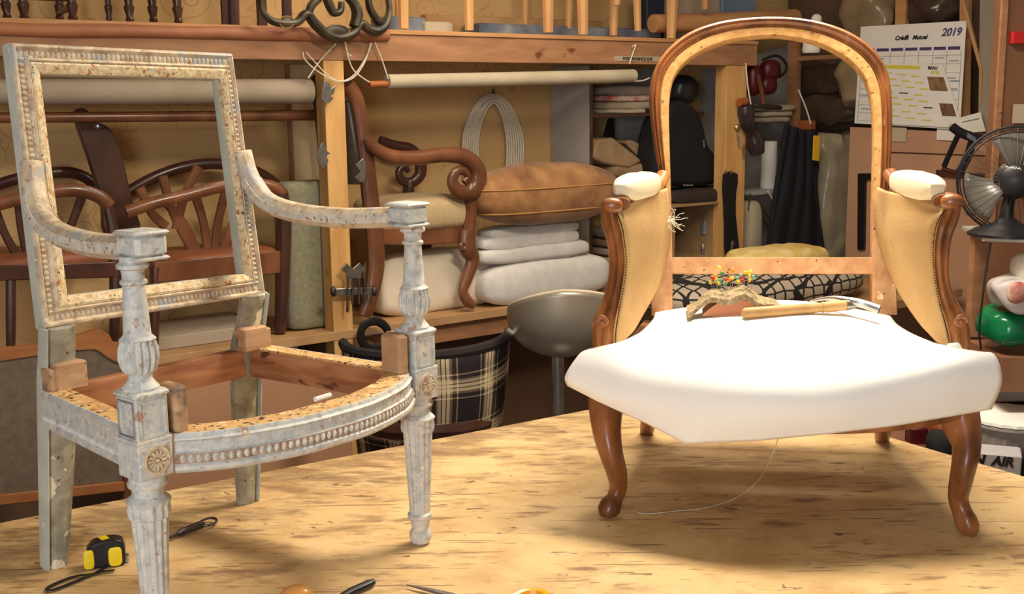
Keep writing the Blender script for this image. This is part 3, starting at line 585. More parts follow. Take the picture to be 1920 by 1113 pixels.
m = MB(); m.tube([P(762, 1096, .006), P(800, 1104, .007), P(845, 1116, .008), P(900, 1135, .008)], [.0012, .005, .008, .010], 8, [.001, .003, .004, .004], (0, 1, 0)); m.build('blade', M['steel'], sn)
M['orange'] = mk('orange_plastic', [(246, 160, 24), (250, 176, 40)], 6, rough=.3)
m = MB(); q = smooth([P(900, 1135, .008), P(955, 1122, .01), P(985, 1110, .012), P(1020, 1113, .012), P(1030, 1140, .01), P(980, 1160, .01), P(920, 1150, .01)], 4, True); q.append(q[0]); m.tube(q, .007, 8); m.build('handle', M['orange'], sn)
m = MB(); q = smooth([R.Y_(1462, 812, -.07), R.Y_(1445, 860, -.09), P(1418, 905, .03), P(1375, 935, .004), P(1320, 952, .0015), P(1262, 958, .0015), P(1222, 962, .0015), P(1196, 961, .0015)], 6)
tag(m.tube(q, .0008, 5) or m.build('loose_thread', M['thread'], None), 'pale thread trailing from under the calico seat onto the bench', 'thread')
m = MB(); m.tube([L.w(.0, -.497, .352), L.w(.035, -.494, .352)], .0045, 8); tag(m.build('chalk_stick', M['white'], None), 'short white chalk stick on the bowed front rail', 'chalk')
# ================================================================ ROOM
WN = -WF.Y   # out of the back wall
M['wallpaper'] = mk('beige_wallpaper', [(198, 160, 106), (208, 172, 118)], 3, bump=.05, rough=.8)
def swirls(m):   # faint curling tendrils printed on the paper
    nt = m.node_tree; N = nt.nodes; K = nt.links; b = N['Principled BSDF']; src = b.inputs['Base Color'].links[0].from_socket
    tc = N.new('ShaderNodeTexCoord'); mp = N.new('ShaderNodeMapping'); mp.inputs['Rotation'].default_value = (0, 0, -math.radians(36)); mp.inputs['Scale'].default_value = (1, 0, 1)
    K.new(tc.outputs['Object'], mp.inputs[0])
    vo = N.new('ShaderNodeTexVoronoi'); vo.inputs['Scale'].default_value = 8; vo.inputs['Randomness'].default_value = .9; K.new(mp.outputs[0], vo.inputs[0])
    nz = N.new('ShaderNodeTexNoise'); nz.inputs['Scale'].default_value = 5; K.new(mp.outputs[0], nz.inputs[0])
    ad = N.new('ShaderNodeMath'); ad.operation = 'MULTIPLY_ADD'; ad.inputs[1].default_value = .45; K.new(nz.outputs[0], ad.inputs[0]); K.new(vo.outputs[0], ad.inputs[2])
    pp = N.new('ShaderNodeMath'); pp.operation = 'PINGPONG'; pp.inputs[1].default_value = .14; K.new(ad.outputs[0], pp.inputs[0])
    lt = N.new('ShaderNodeMapRange'); lt.inputs[1].default_value = .0; lt.inputs[2].default_value = .022; lt.inputs[3].default_value = .55; lt.inputs[4].default_value = 0; K.new(pp.outputs[0], lt.inputs[0])
    n2 = N.new('ShaderNodeTexNoise'); n2.inputs['Scale'].default_value = 3; K.new(mp.outputs[0], n2.inputs[0])
    g = N.new('ShaderNodeMapRange'); g.inputs[1].default_value = .47; g.inputs[2].default_value = .53; K.new(n2.outputs[0], g.inputs[0])
    mu = N.new('ShaderNodeMath'); mu.operation = 'MULTIPLY'; K.new(lt.outputs[0], mu.inputs[0]); K.new(g.outputs[0], mu.inputs[1])
    mx = N.new('ShaderNodeMix'); mx.data_type = 'RGBA'; K.new(mu.outputs[0], mx.inputs[0]); K.new(src, mx.inputs[6]); mx.inputs[7].default_value = lin((146, 104, 56)); K.new(mx.outputs[2], b.inputs['Base Color'])
swirls(M['wallpaper'])
M['floor'] = mk('dark_floor', [(70, 54, 44), (92, 72, 58)], 3, rough=.8)
M['plaster'] = mk('off_white_plaster', [(200, 190, 172), (212, 202, 186)], 3, rough=.9)
U0, U1, V1, ZF, ZC = -5.5, 2.65, 5.9, -.82, 1.95
def wallbox(name, a, b, mat):
    m = MB(); p, q = A(a), A(b); c = (p+q)/2; d = abs(q-p); m.box(WF.w(c[0], -c[1], c[2]), d[0], d[1], d[2], WF.X, WF.Y); return struct(m.build(name, mat))
wallbox('wall_back', (U0, -.1, ZF), (U1+.1, 0, ZC), M['wallpaper'])
wallbox('wall_right', (U1, 0, ZF), (U1+.1, V1, ZC), M['plaster'])
wallbox('wall_front', (U0, V1, ZF), (U1+.1, V1+.1, ZC), M['plaster'])
wallbox('wall_left', (U0-.1, 0, ZF), (U0, V1, ZC), M['plaster'])
WZ = (.15, 1.55); WU = (-5.0, -2.8)
m = MB()
for a, b in [((WU[0], V1-.03, WZ[0]), (WU[0]+.06, V1, WZ[1])), ((WU[1]-.06, V1-.03, WZ[0]), (WU[1], V1, WZ[1])), ((WU[0], V1-.03, WZ[0]), (WU[1], V1, WZ[0]+.06)), ((WU[0], V1-.03, WZ[1]-.06), (WU[1], V1, WZ[1])), ((-3.93, V1-.03, WZ[0]), (-3.87, V1, WZ[1]))]:
    p, q = A(a), A(b); c = (p+q)/2; d = abs(q-p); m.box(WF.w(c[0], -c[1], c[2]), d[0], d[1], d[2], WF.X, WF.Y)
struct(m.build('window_1', M['white']))
wallbox('floor', (U0, 0, ZF-.05), (U1+.1, V1, ZF), M['floor'])
wallbox('ceiling', (U0, 0, ZC), (U1+.1, V1, ZC+.05), M['plaster'])
# ================================================================ helpers in the wall frame
def wbox(m, u0, u1, v0, v1, z0, z1, ch=0): m.box(wl((u0+u1)/2, (v0+v1)/2, (z0+z1)/2), abs(u1-u0), abs(v1-v0), abs(z1-z0), WF.X, WF.Y, WF.Z, ch)
def U(px, py, v): return WF.l(W(px, py, v))[0]
def ZZ(px, py, v): return W(px, py, v)[2]
def sc(px, py, v): return float(np.dot(W(px, py, v)-CAM, AF))/f      # metres per pixel there
def wt(m, pts, rpx, n=10, k=4, rb=None, up=None, **kw):  # tube through (px,py,v) with pixel radii
    P_ = [W(*p) for p in pts]; s_ = [sc(*p) for p in pts]
    r_ = [a*b for a, b in zip(rpx if hasattr(rpx, '__len__') else [rpx]*len(pts), s_)]
    if k > 1 and len(pts) > 2:
        P2 = smooth(P_, k); r2 = list(np.interp(np.linspace(0, len(pts)-1, len(P2)), range(len(pts)), r_)); P_, r_ = P2, r2
    m.tube(P_, [float(x) for x in r_], n, [float(x)*(rb or 1) for x in r_], WN if up is None else up, **kw)
def wp(m, pts, v, th): m.prism([W(x, y, v) for x, y in pts], WF.Y*th)
M['plank'] = mk('brown_stained_plank', [(148, 104, 72), (172, 124, 88)], 5, (1, 1, 5), 5, .6, .08, wear=[((110, 66, 40), 6, .66, (1, 1, 2), .05, 3)])
M['plank_lt'] = mk('light_plank_edge', [(180, 128, 80), (200, 150, 100)], 5, (1, 1, 5), 5, .55, .06)
M['board'] = mk('dusty_shelf_board', [(168, 128, 84), (190, 150, 104)], 6, rough=.7)
M['dark'] = mk('dark_mahogany', [(56, 32, 26), (86, 52, 40)], 8, (1, 1, .5), 5, .35, .05, coat=.3)
M['mahog'] = mk('red_brown_mahogany', [(92, 54, 34), (136, 86, 56)], 8, (1, 1, .5), 5, .35, .05, coat=.3)
M['pale'] = mk('pale_beech_leg', [(190, 138, 84), (212, 164, 108)], 7, (1, 1, .4), 5, .55, .05)
M['linen'] = mk('greige_linen', [(176, 162, 136), (192, 178, 152)], 5, rough=.95, bump=.3, bscale=150)
M['linen_grey'] = mk('taupe_linen', [(158, 142, 122), (174, 158, 138)], 5, rough=.95, bump=.3, bscale=150)
# shelving
sh = thing('wall_shelving', 'wooden wall shelving with a brown upper beam and pale pine posts', 'shelf', wl(-.3, .25, ZF))
uR = U(1420, 100, .5); zt = 1.124; zb = 1.0
m = MB(); wbox(m, -2.6, uR, .47, .5, zb, zt-.018); m.build('front_beam', M['plank'], sh, bevel=.002)
m = MB(); wbox(m, -2.6, uR, .0, .508, zt-.018, zt); m.build('shelf_board', M['plank_lt'], sh, bevel=.002)
m = MB(); wbox(m, -2.6, U(1240, 560, .5), .0, .5, -.118, -.081); m.build('shelf_board', M['board'], sh, bevel=.002)
a0, a1 = U(618, 400, .5), U(655, 400, .5)
m = MB(); wbox(m, a0, a1, .42, .497, ZF, zb); m.build('post', M['pine'], sh, bevel=.002)
b0, b1 = U(1360, 300, .5), U(1398, 300, .5)
m = MB(); wbox(m, b0, b1, .42, .497, ZF, zb); m.build('post', M['pine'], sh, bevel=.002)
m = MB(); wbox(m, -2.6, -.8, .44, .47, -.2, -.118); wbox(m, -.5, U(1240, 560, .5), .44, .47, -.2, -.118); m.build('lower_batten', M['plank'], sh)
m = MB(); wbox(m, U(548, 250, .01), U(598, 250, .01), 0, .02, -.08, 1.0); struct(m.build('trim_1', mk('pale_batten', [(214, 186, 140), (222, 196, 152)])))
m = MB(); wbox(m, U(535, 120, .01), U(545, 120, .01), 0, .012, -.08, 1.0); struct(m.build('trim_2', M['plank']))
m = MB(); wbox(m, -3.2, 1.6, .08, .1, ZF, -.12); m.build('added_dark_panel', mk('under_shelf_dark', [(96, 70, 52), (112, 84, 62)], 3, rough=.9), sh)  # dark panel added to darken the view under the lower shelf
# label on the beam
lb = thing('paper_label', 'narrow white paper label with handwriting on the upper beam', 'label', W(1196, 112, .502))
m = MB(); m.prism([W(x, y, .503) for x, y in [(1152, 105), (1240, 106), (1240, 115.5), (1152, 114.5)]], WF.Y*.002); m.build('paper', mk('yellowed_label', [(176, 160, 136)]), lb)
text('POSTERNANCE SUR', .021, W(1196, 110.4, .5045), WF.X, WF.Z, M['black'], lb, bold=.0004)
# ---- upper shelf load
M['roll'] = mk('terracotta_leather_roll', [(160, 102, 72), (186, 122, 86)], 6, rough=.55)
m = MB(); wt(m, [(-60, 52, .50), (60, 56, .50), (200, 57, .50), (330, 60, .50), (440, 62, .50), (560, 64, .50), (680, 65, .50), (726, 65, .50)], [14, 13, 13.5, 12, 13, 12.5, 13, 12], 14)
tag(m.build('leather_roll', M['roll'], None, noise_amp=.004, nscale=5), 'long terracotta leather roll lying along the upper shelf edge', 'roll')
def stool(name, label, cat, legs, mat, group=None, seatz=1.56, strch=None, shape='taper', smat=None):
    pts = [W(x, y, v) for x, y, v, *_ in legs]; c = sum(pts)/len(pts); c[2] = min(p[2] for p in pts)
    t = thing(name, label, cat, c, group)
    for (x, y, v, r0, r1, dx), p in zip(legs, pts):
        s_ = sc(x, y, v); top = A([p[0], p[1], seatz])+WF.X*dx*s_; m = MB()
        if shape == 'turned':
            hh = seatz-p[2]; ax = nrm(top-p); m.lathe(p, [(0, r1*.8*s_), (.01, r1*s_), (.02, r1*.75*s_), (.04, r1*1.1*s_), (.055, r1*1.25*s_), (.06, r1*.9*s_), (.10, r0*s_), (hh, r0*1.1*s_)], 14, ax)
        else: m.tube([p, lerp(p, top, .5), top], [r1*s_, (r0+r1)/2*s_, r0*s_], 8, square=True)
        m.build('leg', mat, t, bevel=0)
    ls = [WF.l(p) for p in pts]; u0, u1 = min(q[0] for q in ls)-.03, max(q[0] for q in ls)+.03; v0, v1 = min(-q[1] for q in ls)-.03, max(-q[1] for q in ls)+.03
    m = MB(); wbox(m, u0, u1, v0, v1, seatz-.005, seatz+.05, .008); m.build('seat', smat or mat, t)
    if strch:
        for (i, j, z) in strch:
            m = MB(); a, b = pts[i].copy(), pts[j].copy(); a[2] = b[2] = z; m.tube([a, b], .011, 8); m.build('stretcher', mat, t)
    return t
stool('wooden_chair', 'dark chair with turned feet at the far left end of the upper shelf', 'chair', [(46, 38, .44, 9, 9, -2), (137, 39, .44, 9, 9, 0), (112, 39, .2, 8, 8, 14), (14, 36, .2, 8, 8, -10)], M['dark'], strch=[(0, 1, 1.2), (1, 2, 1.17)], shape='turned')
stool('wooden_chair', 'dark chair with three slim turned feet above the painted chair back', 'chair', [(244, 42, .44, 9, 8, -3), (288, 42, .30, 9, 8, -3), (335, 44, .44, 9, 8, -5), (205, 40, .16, 6, 6, 0)], M['dark'], shape='turned')
stool('wooden_chair', 'dark chair with thick paired legs left of the carved crest', 'chair', [(424, 47, .42, 8, 8, 0), (440, 48, .44, 9, 9, 6), (492, 50, .42, 9, 9, 0), (539, 50, .30, 9, 9, 2)], M['dark'])
stool('wooden_stool', 'stool with a pale and a dark tapering leg on the upper shelf centre', 'stool', [(757, 54, .44, 12, 9, 3), (880, 57, .40, 11, 8, 0), (748, 52, .2, 7, 6, 0), (985, 58, .1, 7, 6, 0)], M['pale'])
stool('wooden_stool', 'pale beech stool with four broad tapering legs standing on the upper shelf', 'stool', [(1028, 61, .44, 13, 9, -2), (1093, 65, .46, 13, 9, -4), (1150, 67, .34, 9, 7, 3), (1258, 72, .45, 14, 8, 5)], M['pale'])
stool('wooden_stool', 'small pale stool with raised feet stacked over the broad legged stool', 'stool', [(1066, 54, .25, 9, 6, 6), (1196, 58, .44, 10, 6, -10), (1156, 10, .46, 10, 7, -3), (1322, 18, .42, 9, 6, -6)], M['pale'], seatz=1.615)
# carved crest
M['crest'] = mk('blackened_olive_crest', [(40, 34, 28), (70, 60, 44), (96, 84, 58)], 14, (1, 1, 1), 5, .45, .2)
cr_ = thing('carved_crest', 'dark carved openwork chair crest with oval medallions hanging over the shelf', 'carving', W(610, 74, .57))
m = MB()
for pts, r in [([(489, 0, .57), (493, 22, .57), (506, 37, .57), (524, 43, .57), (556, 42, .57), (574, 26, .57), (590, 44, .57), (612, 64, .57), (636, 71, .57), (662, 62, .57), (676, 44, .57), (690, 54, .57), (706, 58, .57), (722, 46, .57), (730, 20, .57), (726, -10, .57)], [5, 6, 7, 8, 8, 9, 10, 10, 9, 9, 8, 9, 11, 9, 6, 5]),
               ([(578, 28, .57), (584, 10, .57), (598, -4, .57)], [7, 8, 8]), ([(650, -8, .57), (664, 8, .57), (670, 28, .57), (664, 50, .57)], [8, 10, 11, 10]),
               ([(612, -6, .57), (618, 10, .57), (626, 24, .57), (638, 20, .57), (640, 4, .57)], [9, 9, 8, 7, 6]), ([(690, -10, .57), (693, 14, .57), (704, 34, .57), (712, 44, .57)], [6, 7, 8, 8])]:
    wt(m, pts, [x*1.35 for x in r], 10, rb=.7)
m.build('openwork', M['crest'], cr_)
for (x, y, rx, ry) in [(538, 41, 15, 12), (631, 58, 25, 13)]:
    m = MB(); s_ = sc(x, y, .57); m.ball(W(x, y, .575), rx*s_, .012, ry*s_, WF.X, WF.Y, WF.Z, 24, 10); m.build('medallion', M['crest'], cr_)
    m = MB(); q = [W(x+(rx-1)*math.cos(t), y+(ry-1)*math.sin(t), .588) for t in np.linspace(0, 2*PI, 30)]; m.tube(q, .0018, 6); m.build('medallion_rim', mk('gilt_line', [(150, 128, 80)]), cr_)
# packages behind
M['bluepack'] = mk('blue_grey_plastic_pack', [(84, 94, 112), (140, 146, 152)], 9, rough=.3)
for nm, lbl, cat, (x0, y0, x1, y1), v, th, mt in [
    ('plastic_package', 'blue grey wrapped package between the crest and the pale leg', 'package', (728, 30, 800, 54), .28, .15, M['bluepack']),
    ('paper_packet', 'pale paper packet on the upper shelf behind the pale leg', 'packet', (798, 40, 850, 56), .30, .1, M['linen']),
    ('cardboard_tube', 'brown cardboard box lying along the back of the upper shelf', 'box', (800, 26, 1130, 44), .1, .06, M['board']),
    ('plastic_package', 'long grey plastic wrapped package behind the stool legs', 'package', (900, 42, 1240, 64), .26, .14, M['bluepack']),
    ('storage_box', 'navy blue box behind the stool legs on the upper shelf', 'box', (1213, -10, 1252, 32), .2, .1, mk('navy', [(40, 48, 66)])),
    ('storage_box', 'faded blue box above the arched chair back', 'box', (1354, -14, 1418, 30), .3, .2, mk('faded_blue', [(98, 118, 140), (118, 136, 152)], 3)),
    ('paper_packet', 'grey white folded papers between the two blue boxes', 'papers', (1266, -12, 1350, 28), .28, .2, M['linen_grey'])]:
    p = W(x0, y1, v); q = W(x1, y1, v); z1_ = W(x0, y0, v)[2]; z0_ = max(min(p[2], q[2]), zt+.001) if y1 > 50 else min(p[2], q[2])
    m = MB(); u0, u1 = WF.l(p)[0], WF.l(q)[0]; wbox(m, u0, u1, v-th, v, zt+.0005, z1_, .006); tag(m.build(nm, mt, None, noise_amp=.004 if 'pack' in nm else 0, nscale=14), lbl, cat)
m = MB(); wt(m, [(1225, 44, .34), (1330, 42, .34), (1490, 34, .34)], [17, 17, 17], 16, 1); tag(m.build('cardboard_tube', M['plank_lt'], None), 'thick brown cardboard tube behind the top of the arched back', 'tube')
# strings
def cord(lbl, paths, name='string', r=1.3, mt='string', group=None, v=.515, cat='string'):
    m = MB()
    P0_ = paths[0][0]; t = thing(name, lbl, cat, W(P0_[0], P0_[1], v), group) if len(paths) > 1 else None
    if t is None:
        wt(m, [(x, y, v) for x, y in paths[0]], r, 6, 5); return tag(m.build(name, M[mt]), lbl, cat, group)
    for p in paths:
        m = MB(); wt(m, [(x, y, v) for x, y in p], r, 6, 5); m.build('strand', M[mt], t)
cord('white string draped in a wide loop below the carved crest', [[(568, 98), (572, 112), (596, 134), (632, 152), (662, 146), (684, 116), (695, 80)], [(574, 98), (592, 118), (616, 142), (640, 152), (664, 140), (686, 108), (697, 80)]])
cord('straight string running down left from the crest to the wood', [[(630, 82), (600, 114), (578, 146)]])
cord('string with a frayed end left of the hanging cloth roll', [[(647, 78), (651, 98), (660, 106)], [(648, 80), (652, 104), (662, 130), (680, 146), (693, 154)]])
cord('string holding the left end of the hanging cloth roll', [[(703, 79), (716, 112), (728, 148)]])
cord('short string tied over the paper label on the beam', [[(1185, 88), (1192, 84), (1188, 96), (1180, 120)]])
cord('thin string from the right end of the cloth roll', [[(1190, 152), (1205, 151), (1218, 146)]])
# rolls and poles
M['dowel'] = mk('orange_brown_dowel', [(150, 84, 44), (170, 100, 56)], 6, rough=.4)
rl = thing('fabric_roll', 'narrow greige cloth roll on a dowel hanging from strings', 'fabric roll', W(960, 165, .5))
m = MB(); wt(m, [(726, 153, .5), (960, 148, .5), (1188, 142, .5)], [13.5, 13, 12], 20, 1); m.build('cloth', M['linen'], rl)
m = MB(); wt(m, [(692, 158, .5), (730, 157, .5)], [6.5, 6.5], 12, 1); m.build('dowel', M['dowel'], rl)
m = MB(); wt(m, [(-60, 172, .42), (250, 172, .42), (581, 171, .42)], [24, 24, 23], 22, 1); tag(m.build('fabric_roll', M['linen_grey']), 'thick taupe cloth roll seen through the painted chair back', 'fabric roll')
m = MB(); wt(m, [(-60, 221, .36), (250, 219, .36), (591, 216, .36)], [10, 10, 10], 16, 1); tag(m.build('curtain_pole', M['mahog']), 'red brown wooden pole hanging beneath the thick cloth roll', 'pole')
# rope coil
rc = thing('rope_coil', 'coil of off-white piping cord hanging on the wallpaper', 'rope', W(925, 305, .03)); M['rope'] = mk('off_white_piping_cord', [(206, 194, 172), (226, 216, 196)], 90, rough=.95)
for k in range(8):
    a = k/7; wl_, wr_ = 57-28*a, 56-30*a; ym = 177+a*16
    m = MB(); pts = [(926, ym, .03+.01*(k % 3)), (926-wl_*.55, ym+17, .03+.012*(k % 3)), (925-wl_*.92, 240+a*8, .03), (925-wl_, 285, .035), (925-wl_*.8, 330, .04), (925, 352-a*6, .04), (925+wr_*.8, 330, .04), (925+wr_, 285, .035), (925+wr_*.9, 240+a*6, .03), (926+wr_*.5, ym+16, .03+.012*(k % 2))]
    P_ = smooth([W(*p) for p in pts], 5, True); P_.append(P_[0]); m.tube(P_, .0052, 8, ridge=None); m.build('strand', M['rope'], rc)
m = MB(); wt(m, [(925, 174, .0), (925, 174, .08), (925, 168, .09)], 2, 8, 1); m.build('hook', M['darksteel'], rc)
# ================================================================ LOWER SHELF: scroll armchair
ac = thing('scroll_arm_chair', 'dark wood armchair with scrolled arms standing on the lower shelf behind the post', 'armchair', wl(-.2, .25, -.081))
m = MB(); wt(m, [(588, 150, .12), (597, 200, .12), (604, 270, .12), (612, 340, .12), (618, 440, .12), (622, 560, .12)], [10, 8, 8, 9, 9, 8], rb=1.2); m.build('back_stile', M['dark'], ac)
m = MB(); wt(m, [(652, 158, .46), (668, 185, .46), (678, 230, .46), (686, 290, .46), (693, 360, .46), (702, 440, .46), (704, 500, .46), (694, 560, .46), (682, 592, .46)], [11, 12, 12, 13, 14, 15, 15, 13, 11], rb=1.2); m.build('back_stile', M['mahog'], ac)
m = MB(); wt(m, [(590, 150, .12), (610, 140, .2), (632, 144, .34), (655, 158, .46)], [9, 10, 10, 10]); m.build('top_rail', M['dark'], ac)
m = MB(); a, b, c, d = W(608, 175, .13), W(668, 190, .44), W(694, 345, .44), W(620, 345, .13); m.prism([a, b, c, d], -WF.X*.04); lab(m.build('back_panel', mk('grey_webbed_cloth', [(112, 106, 106), (134, 128, 126)], 30), ac, bevel=.006), 'grey dotted cloth panel in the back')
sarm = [(688, 258), (700, 276), (735, 294), (780, 296), (830, 290), (870, 294), (893, 314), (896, 342), (880, 362), (858, 358), (848, 338), (856, 322), (870, 320), (878, 332), (870, 342)]
m = MB(); wt(m, [(x, y, .50) for x, y in sarm], [8, 9, 10, 10, 10, 11, 12, 13, 12, 10, 8, 7, 6, 5, 5], 12, rb=1.4); m.build('armrest', M['mahog'], ac)
sarm2 = [(712, 262), (742, 274), (768, 280), (786, 300), (788, 326), (772, 342), (754, 338), (748, 322), (758, 312), (766, 322)]
m = MB(); wt(m, [(x, y, .14) for x, y in sarm2], [6, 8, 9, 10, 9, 8, 7, 6, 5, 4], 12, rb=1.3); m.build('armrest', M['dark'], ac)
m = MB(); wt(m, [(768, 338, .14), (766, 352, .14), (766, 372, .14)], [8, 11, 13]); m.build('arm_support', M['dark'], ac)
m = MB(); wt(m, [(884, 360, .48), (880, 375, .48), (882, 400, .48), (877, 440, .48)], [11, 12, 13, 14]); m.build('arm_support', M['mahog'], ac)
m = MB(); wt(m, [(876, 430, .48), (876, 462, .48), (886, 486, .48), (876, 520, .48), (868, 545, .48), (876, 564, .48), (888, 572, .48)], [13, 16, 12, 10, 8, 9, 7], rb=1.2)
m.build('leg', M['mahog'], ac)
m = MB(); wt(m, [(868+9*(1-t/14)*math.cos(t), 461+8*(1-t/14)*math.sin(t), .505) for t in np.linspace(0, 11, 26)], 2.2, 6, 1); m.build('carved_scroll', M['mahog'], ac)
m = MB(); wt(m, [(800, 420, .12), (800, 500, .12), (796, 556, .12)], [10, 9, 7]); m.build('leg', M['dark'], ac)
m = MB(); wp(m, [(700, 428), (880, 424), (880, 452), (820, 458), (760, 460), (704, 458)], .47, .03); m.build('seat_rail', M['mahog'], ac, bevel=.004)
def soft(m, pts4, v0, v1, e=.5, e2=.6, n=28, k=16, tilt=0):   # rounded cushion filling a pixel box (x0,y0,x1,y1)
    x0, y0, x1, y1 = pts4; v = (v0+v1)/2; c = W((x0+x1)/2, (y0+y1)/2, v); s_ = sc((x0+x1)/2, (y0+y1)/2, v1)
    Xd = nrm(W(x1, (y0+y1)/2, v)-W(x0, (y0+y1)/2, v)); hx = np.linalg.norm(W(x1, (y0+y1)/2, v1)-W(x0, (y0+y1)/2, v1))/2
    X_ = nrm(WF.X*math.cos(tilt)+WF.Z*math.sin(tilt)); Z_ = nrm(-WF.X*math.sin(tilt)+WF.Z*math.cos(tilt))
    m.ball(c, hx, (v1-v0)/2, (y1-y0)/2*s_, X_, WF.Y, Z_, n, k, e, e2); return c
M['dotcloth'] = mk('beige_dotted_cloth', [(186, 160, 120), (196, 170, 130)], 6, rough=.9, speck=((112, 84, 62), 75, .13))
m = MB(); soft(m, (688, 362, 864, 432), .1, .49, .35, .5); lab(m.build('seat', M['dotcloth'], ac), 'plump beige seat with small dark dots')
# cushions, wadding
M['velvet'] = mk('brown_velvet', [(118, 78, 44), (150, 104, 62), (174, 128, 80)], 9, (1, 1, 1), 9, .8, .1, sheen=.2)
vc = thing('velvet_cushion', 'large brown velvet box cushion lying on the folded white wadding', 'cushion', W(1020, 420, .28))
m = MB(); soft(m, (884, 302, 1160, 422), .32, .60, .7, .85, 40, 22); m.build('cover', M['velvet'], vc, noise_amp=.006, nscale=5)
for yy_, dd in ((347, 1), (392, 1)):
    m = MB(); c_ = W(1022, 362, .46); hx = np.linalg.norm(W(1160, 362, .6)-W(884, 362, .6))/2; s_ = sc(1022, 362, .6); hz = 60*s_; z_ = (362-yy_)*s_; k_ = (max(0, 1-(abs(z_)/hz)**(2/.85)))**(.85/2)
    q = [c_+WF.X*hx*1.004*k_*math.copysign(abs(math.cos(t))**.7, math.cos(t))+WF.Y*.141*k_*math.copysign(abs(math.sin(t))**.7, math.sin(t))+A([0, 0, z_]) for t in np.linspace(0, 2*PI, 60)]
    m.tube(q, .0038, 6); m.build('piping', mk('piping_velvet', [(178, 128, 72)], rough=.8), vc)
M['wad'] = mk('white_wadding', [(210, 206, 200), (224, 220, 214)], 20, rough=1, bump=.15, bscale=60)
for i, (bx, v0, v1, lbl) in enumerate([((906, 419, 1080, 440), .33, .46, 'uppermost thin fold of white wadding directly under the velvet cushion'), ((892, 434, 1080, 462), .33, .47, 'second fold of white wadding beneath the thin top one'), ((888, 455, 1098, 486), .32, .48, 'third wider fold of white wadding just above the thick roll')]):
    m = MB(); soft(m, bx, v0, v1, .3, .5); tag(m.build('folded_wadding', M['wad'], None, noise_amp=.009, nscale=8), lbl, 'wadding', 'stack of folded white wadding')
m = MB(); soft(m, (892, 478, 1135, 563), .30, .49, .3, .6); tag(m.build('wadding_roll', M['wad'], None, noise_amp=.006, nscale=5), 'thick white wadding roll lying on the lower shelf under the folded pieces', 'wadding')
m = MB(); soft(m, (884, 545, 1100, 574), .02, .47, .4, .6); tag(m.build('wadding_sheet', M['wad'], None, noise_amp=.006, nscale=9), 'flattened white wadding sheet beneath the thick roll', 'wadding')
M['pillow'] = mk('cream_pillow', [(222, 206, 182), (236, 222, 200)], 5, rough=.95, bump=.2)
m = MB(); soft(m, (697, 466, 915, 583), .2, .40, .25, .4, 36, 24); tag(m.build('pillow', M['pillow'], None, noise_amp=.012, nscale=12), 'cream pillow pushed under the scroll armchair seat', 'pillow')
M['foam'] = mk('grey_green_foam', [(128, 124, 100), (146, 142, 118)], 60, rough=1, bump=.3)
m = MB(); soft(m, (524, 336, 622, 616), .27, .41, .5, .22, 30, 24); tag(m.build('foam_block', M['foam'], None, noise_amp=.004, nscale=5), 'tall grey green foam cushion standing upright left of the post', 'foam')
# ================================================================ dark tub chairs behind the painted chair
def splat(t, a, b, c, w, v, mt='dark'):
    m = MB(); wt(m, [(a[0], a[1], v), (b[0], b[1], v), (c[0], c[1], v)], [w*.5, w*.45, w*.5], 8, rb=2.1); m.build('splat', M[mt], t)
M['redleather'] = mk('worn_red_brown_leather', [(126, 70, 44), (154, 92, 60)], 6, rough=.5)
t1 = thing('tub_chair', 'dark wooden tub chair with curved rails at the far left of the lower shelf', 'chair', W(90, 600, .4))
for nm, pts, r, v in [('top_rail', [(-40, 360), (20, 338), (80, 326), (130, 323), (165, 336), (188, 362)], 9, .12), ('armrest', [(-40, 392), (20, 376), (80, 362), (140, 356), (185, 368), (204, 386)], 11, .44)]:
    m = MB(); wt(m, [(x, y, v) for x, y in pts], r, rb=1.2); m.build(nm, M['mahog'] if nm == 'armrest' else M['dark'], t1)
for a, b, c in [((-10, 390), (10, 440), (40, 492)), ((35, 372), (40, 430), (56, 492)), ((95, 362), (85, 430), (76, 492)), ((155, 365), (130, 430), (100, 492))]: splat(t1, a, b, c, 8, .38, 'dark')
m = MB(); soft(m, (-60, 462, 215, 505), .1, .46, .4, .5); m.build('seat', M['redleather'], t1)
m = MB(); wp(m, [(-60, 500), (225, 490), (228, 520), (-60, 528)], .46, .03); m.build('seat_rail', M['dark'], t1, bevel=.004)
m = MB(); wt(m, [(200, 380, .44), (212, 440, .44), (216, 520, .44), (214, 640, .44)], [9, 11, 11, 9]); m.build('leg', M['dark'], t1)
m = MB(); wt(m, [(20, 520, .44), (20, 600, .44), (20, 670, .44)], [9, 9, 8]); m.build('leg', M['dark'], t1)
t2 = thing('tub_chair', 'dark wooden tub chair with fan-shaped back splats seen through the painted back', 'chair', W(400, 600, .35))
for nm, pts, r, v in [('top_rail', [(236, 362), (290, 332), (350, 312), (410, 307), (470, 318), (515, 344), (528, 366)], 9, .12), ('armrest', [(236, 398), (290, 380), (350, 366), (410, 350), (460, 344), (510, 350), (532, 366)], 10, .40)]:
    m = MB(); wt(m, [(x, y, v) for x, y in pts], r, rb=1.2); m.build(nm, M['mahog'] if nm == 'armrest' else M['dark'], t2)
for a, b, c in [((262, 352), (285, 400), (312, 425)), ((305, 330), (325, 400), (366, 478)), ((372, 312), (345, 370), (330, 430)), ((365, 362), (382, 420), (390, 482)), ((425, 352), (408, 420), (402, 482)), ((465, 345), (440, 410), (412, 482)), ((310, 378), (345, 420), (374, 482))]: splat(t2, a, b, c, 9, .28, 'mahog')
m = MB(); soft(m, (285, 460, 520, 506), .08, .42, .4, .5); m.build('seat', M['redleather'], t2)
m = MB(); wp(m, [(290, 492), (530, 470), (530, 512), (290, 530)], .42, .03); m.build('seat_rail', M['mahog'], t2, bevel=.004)
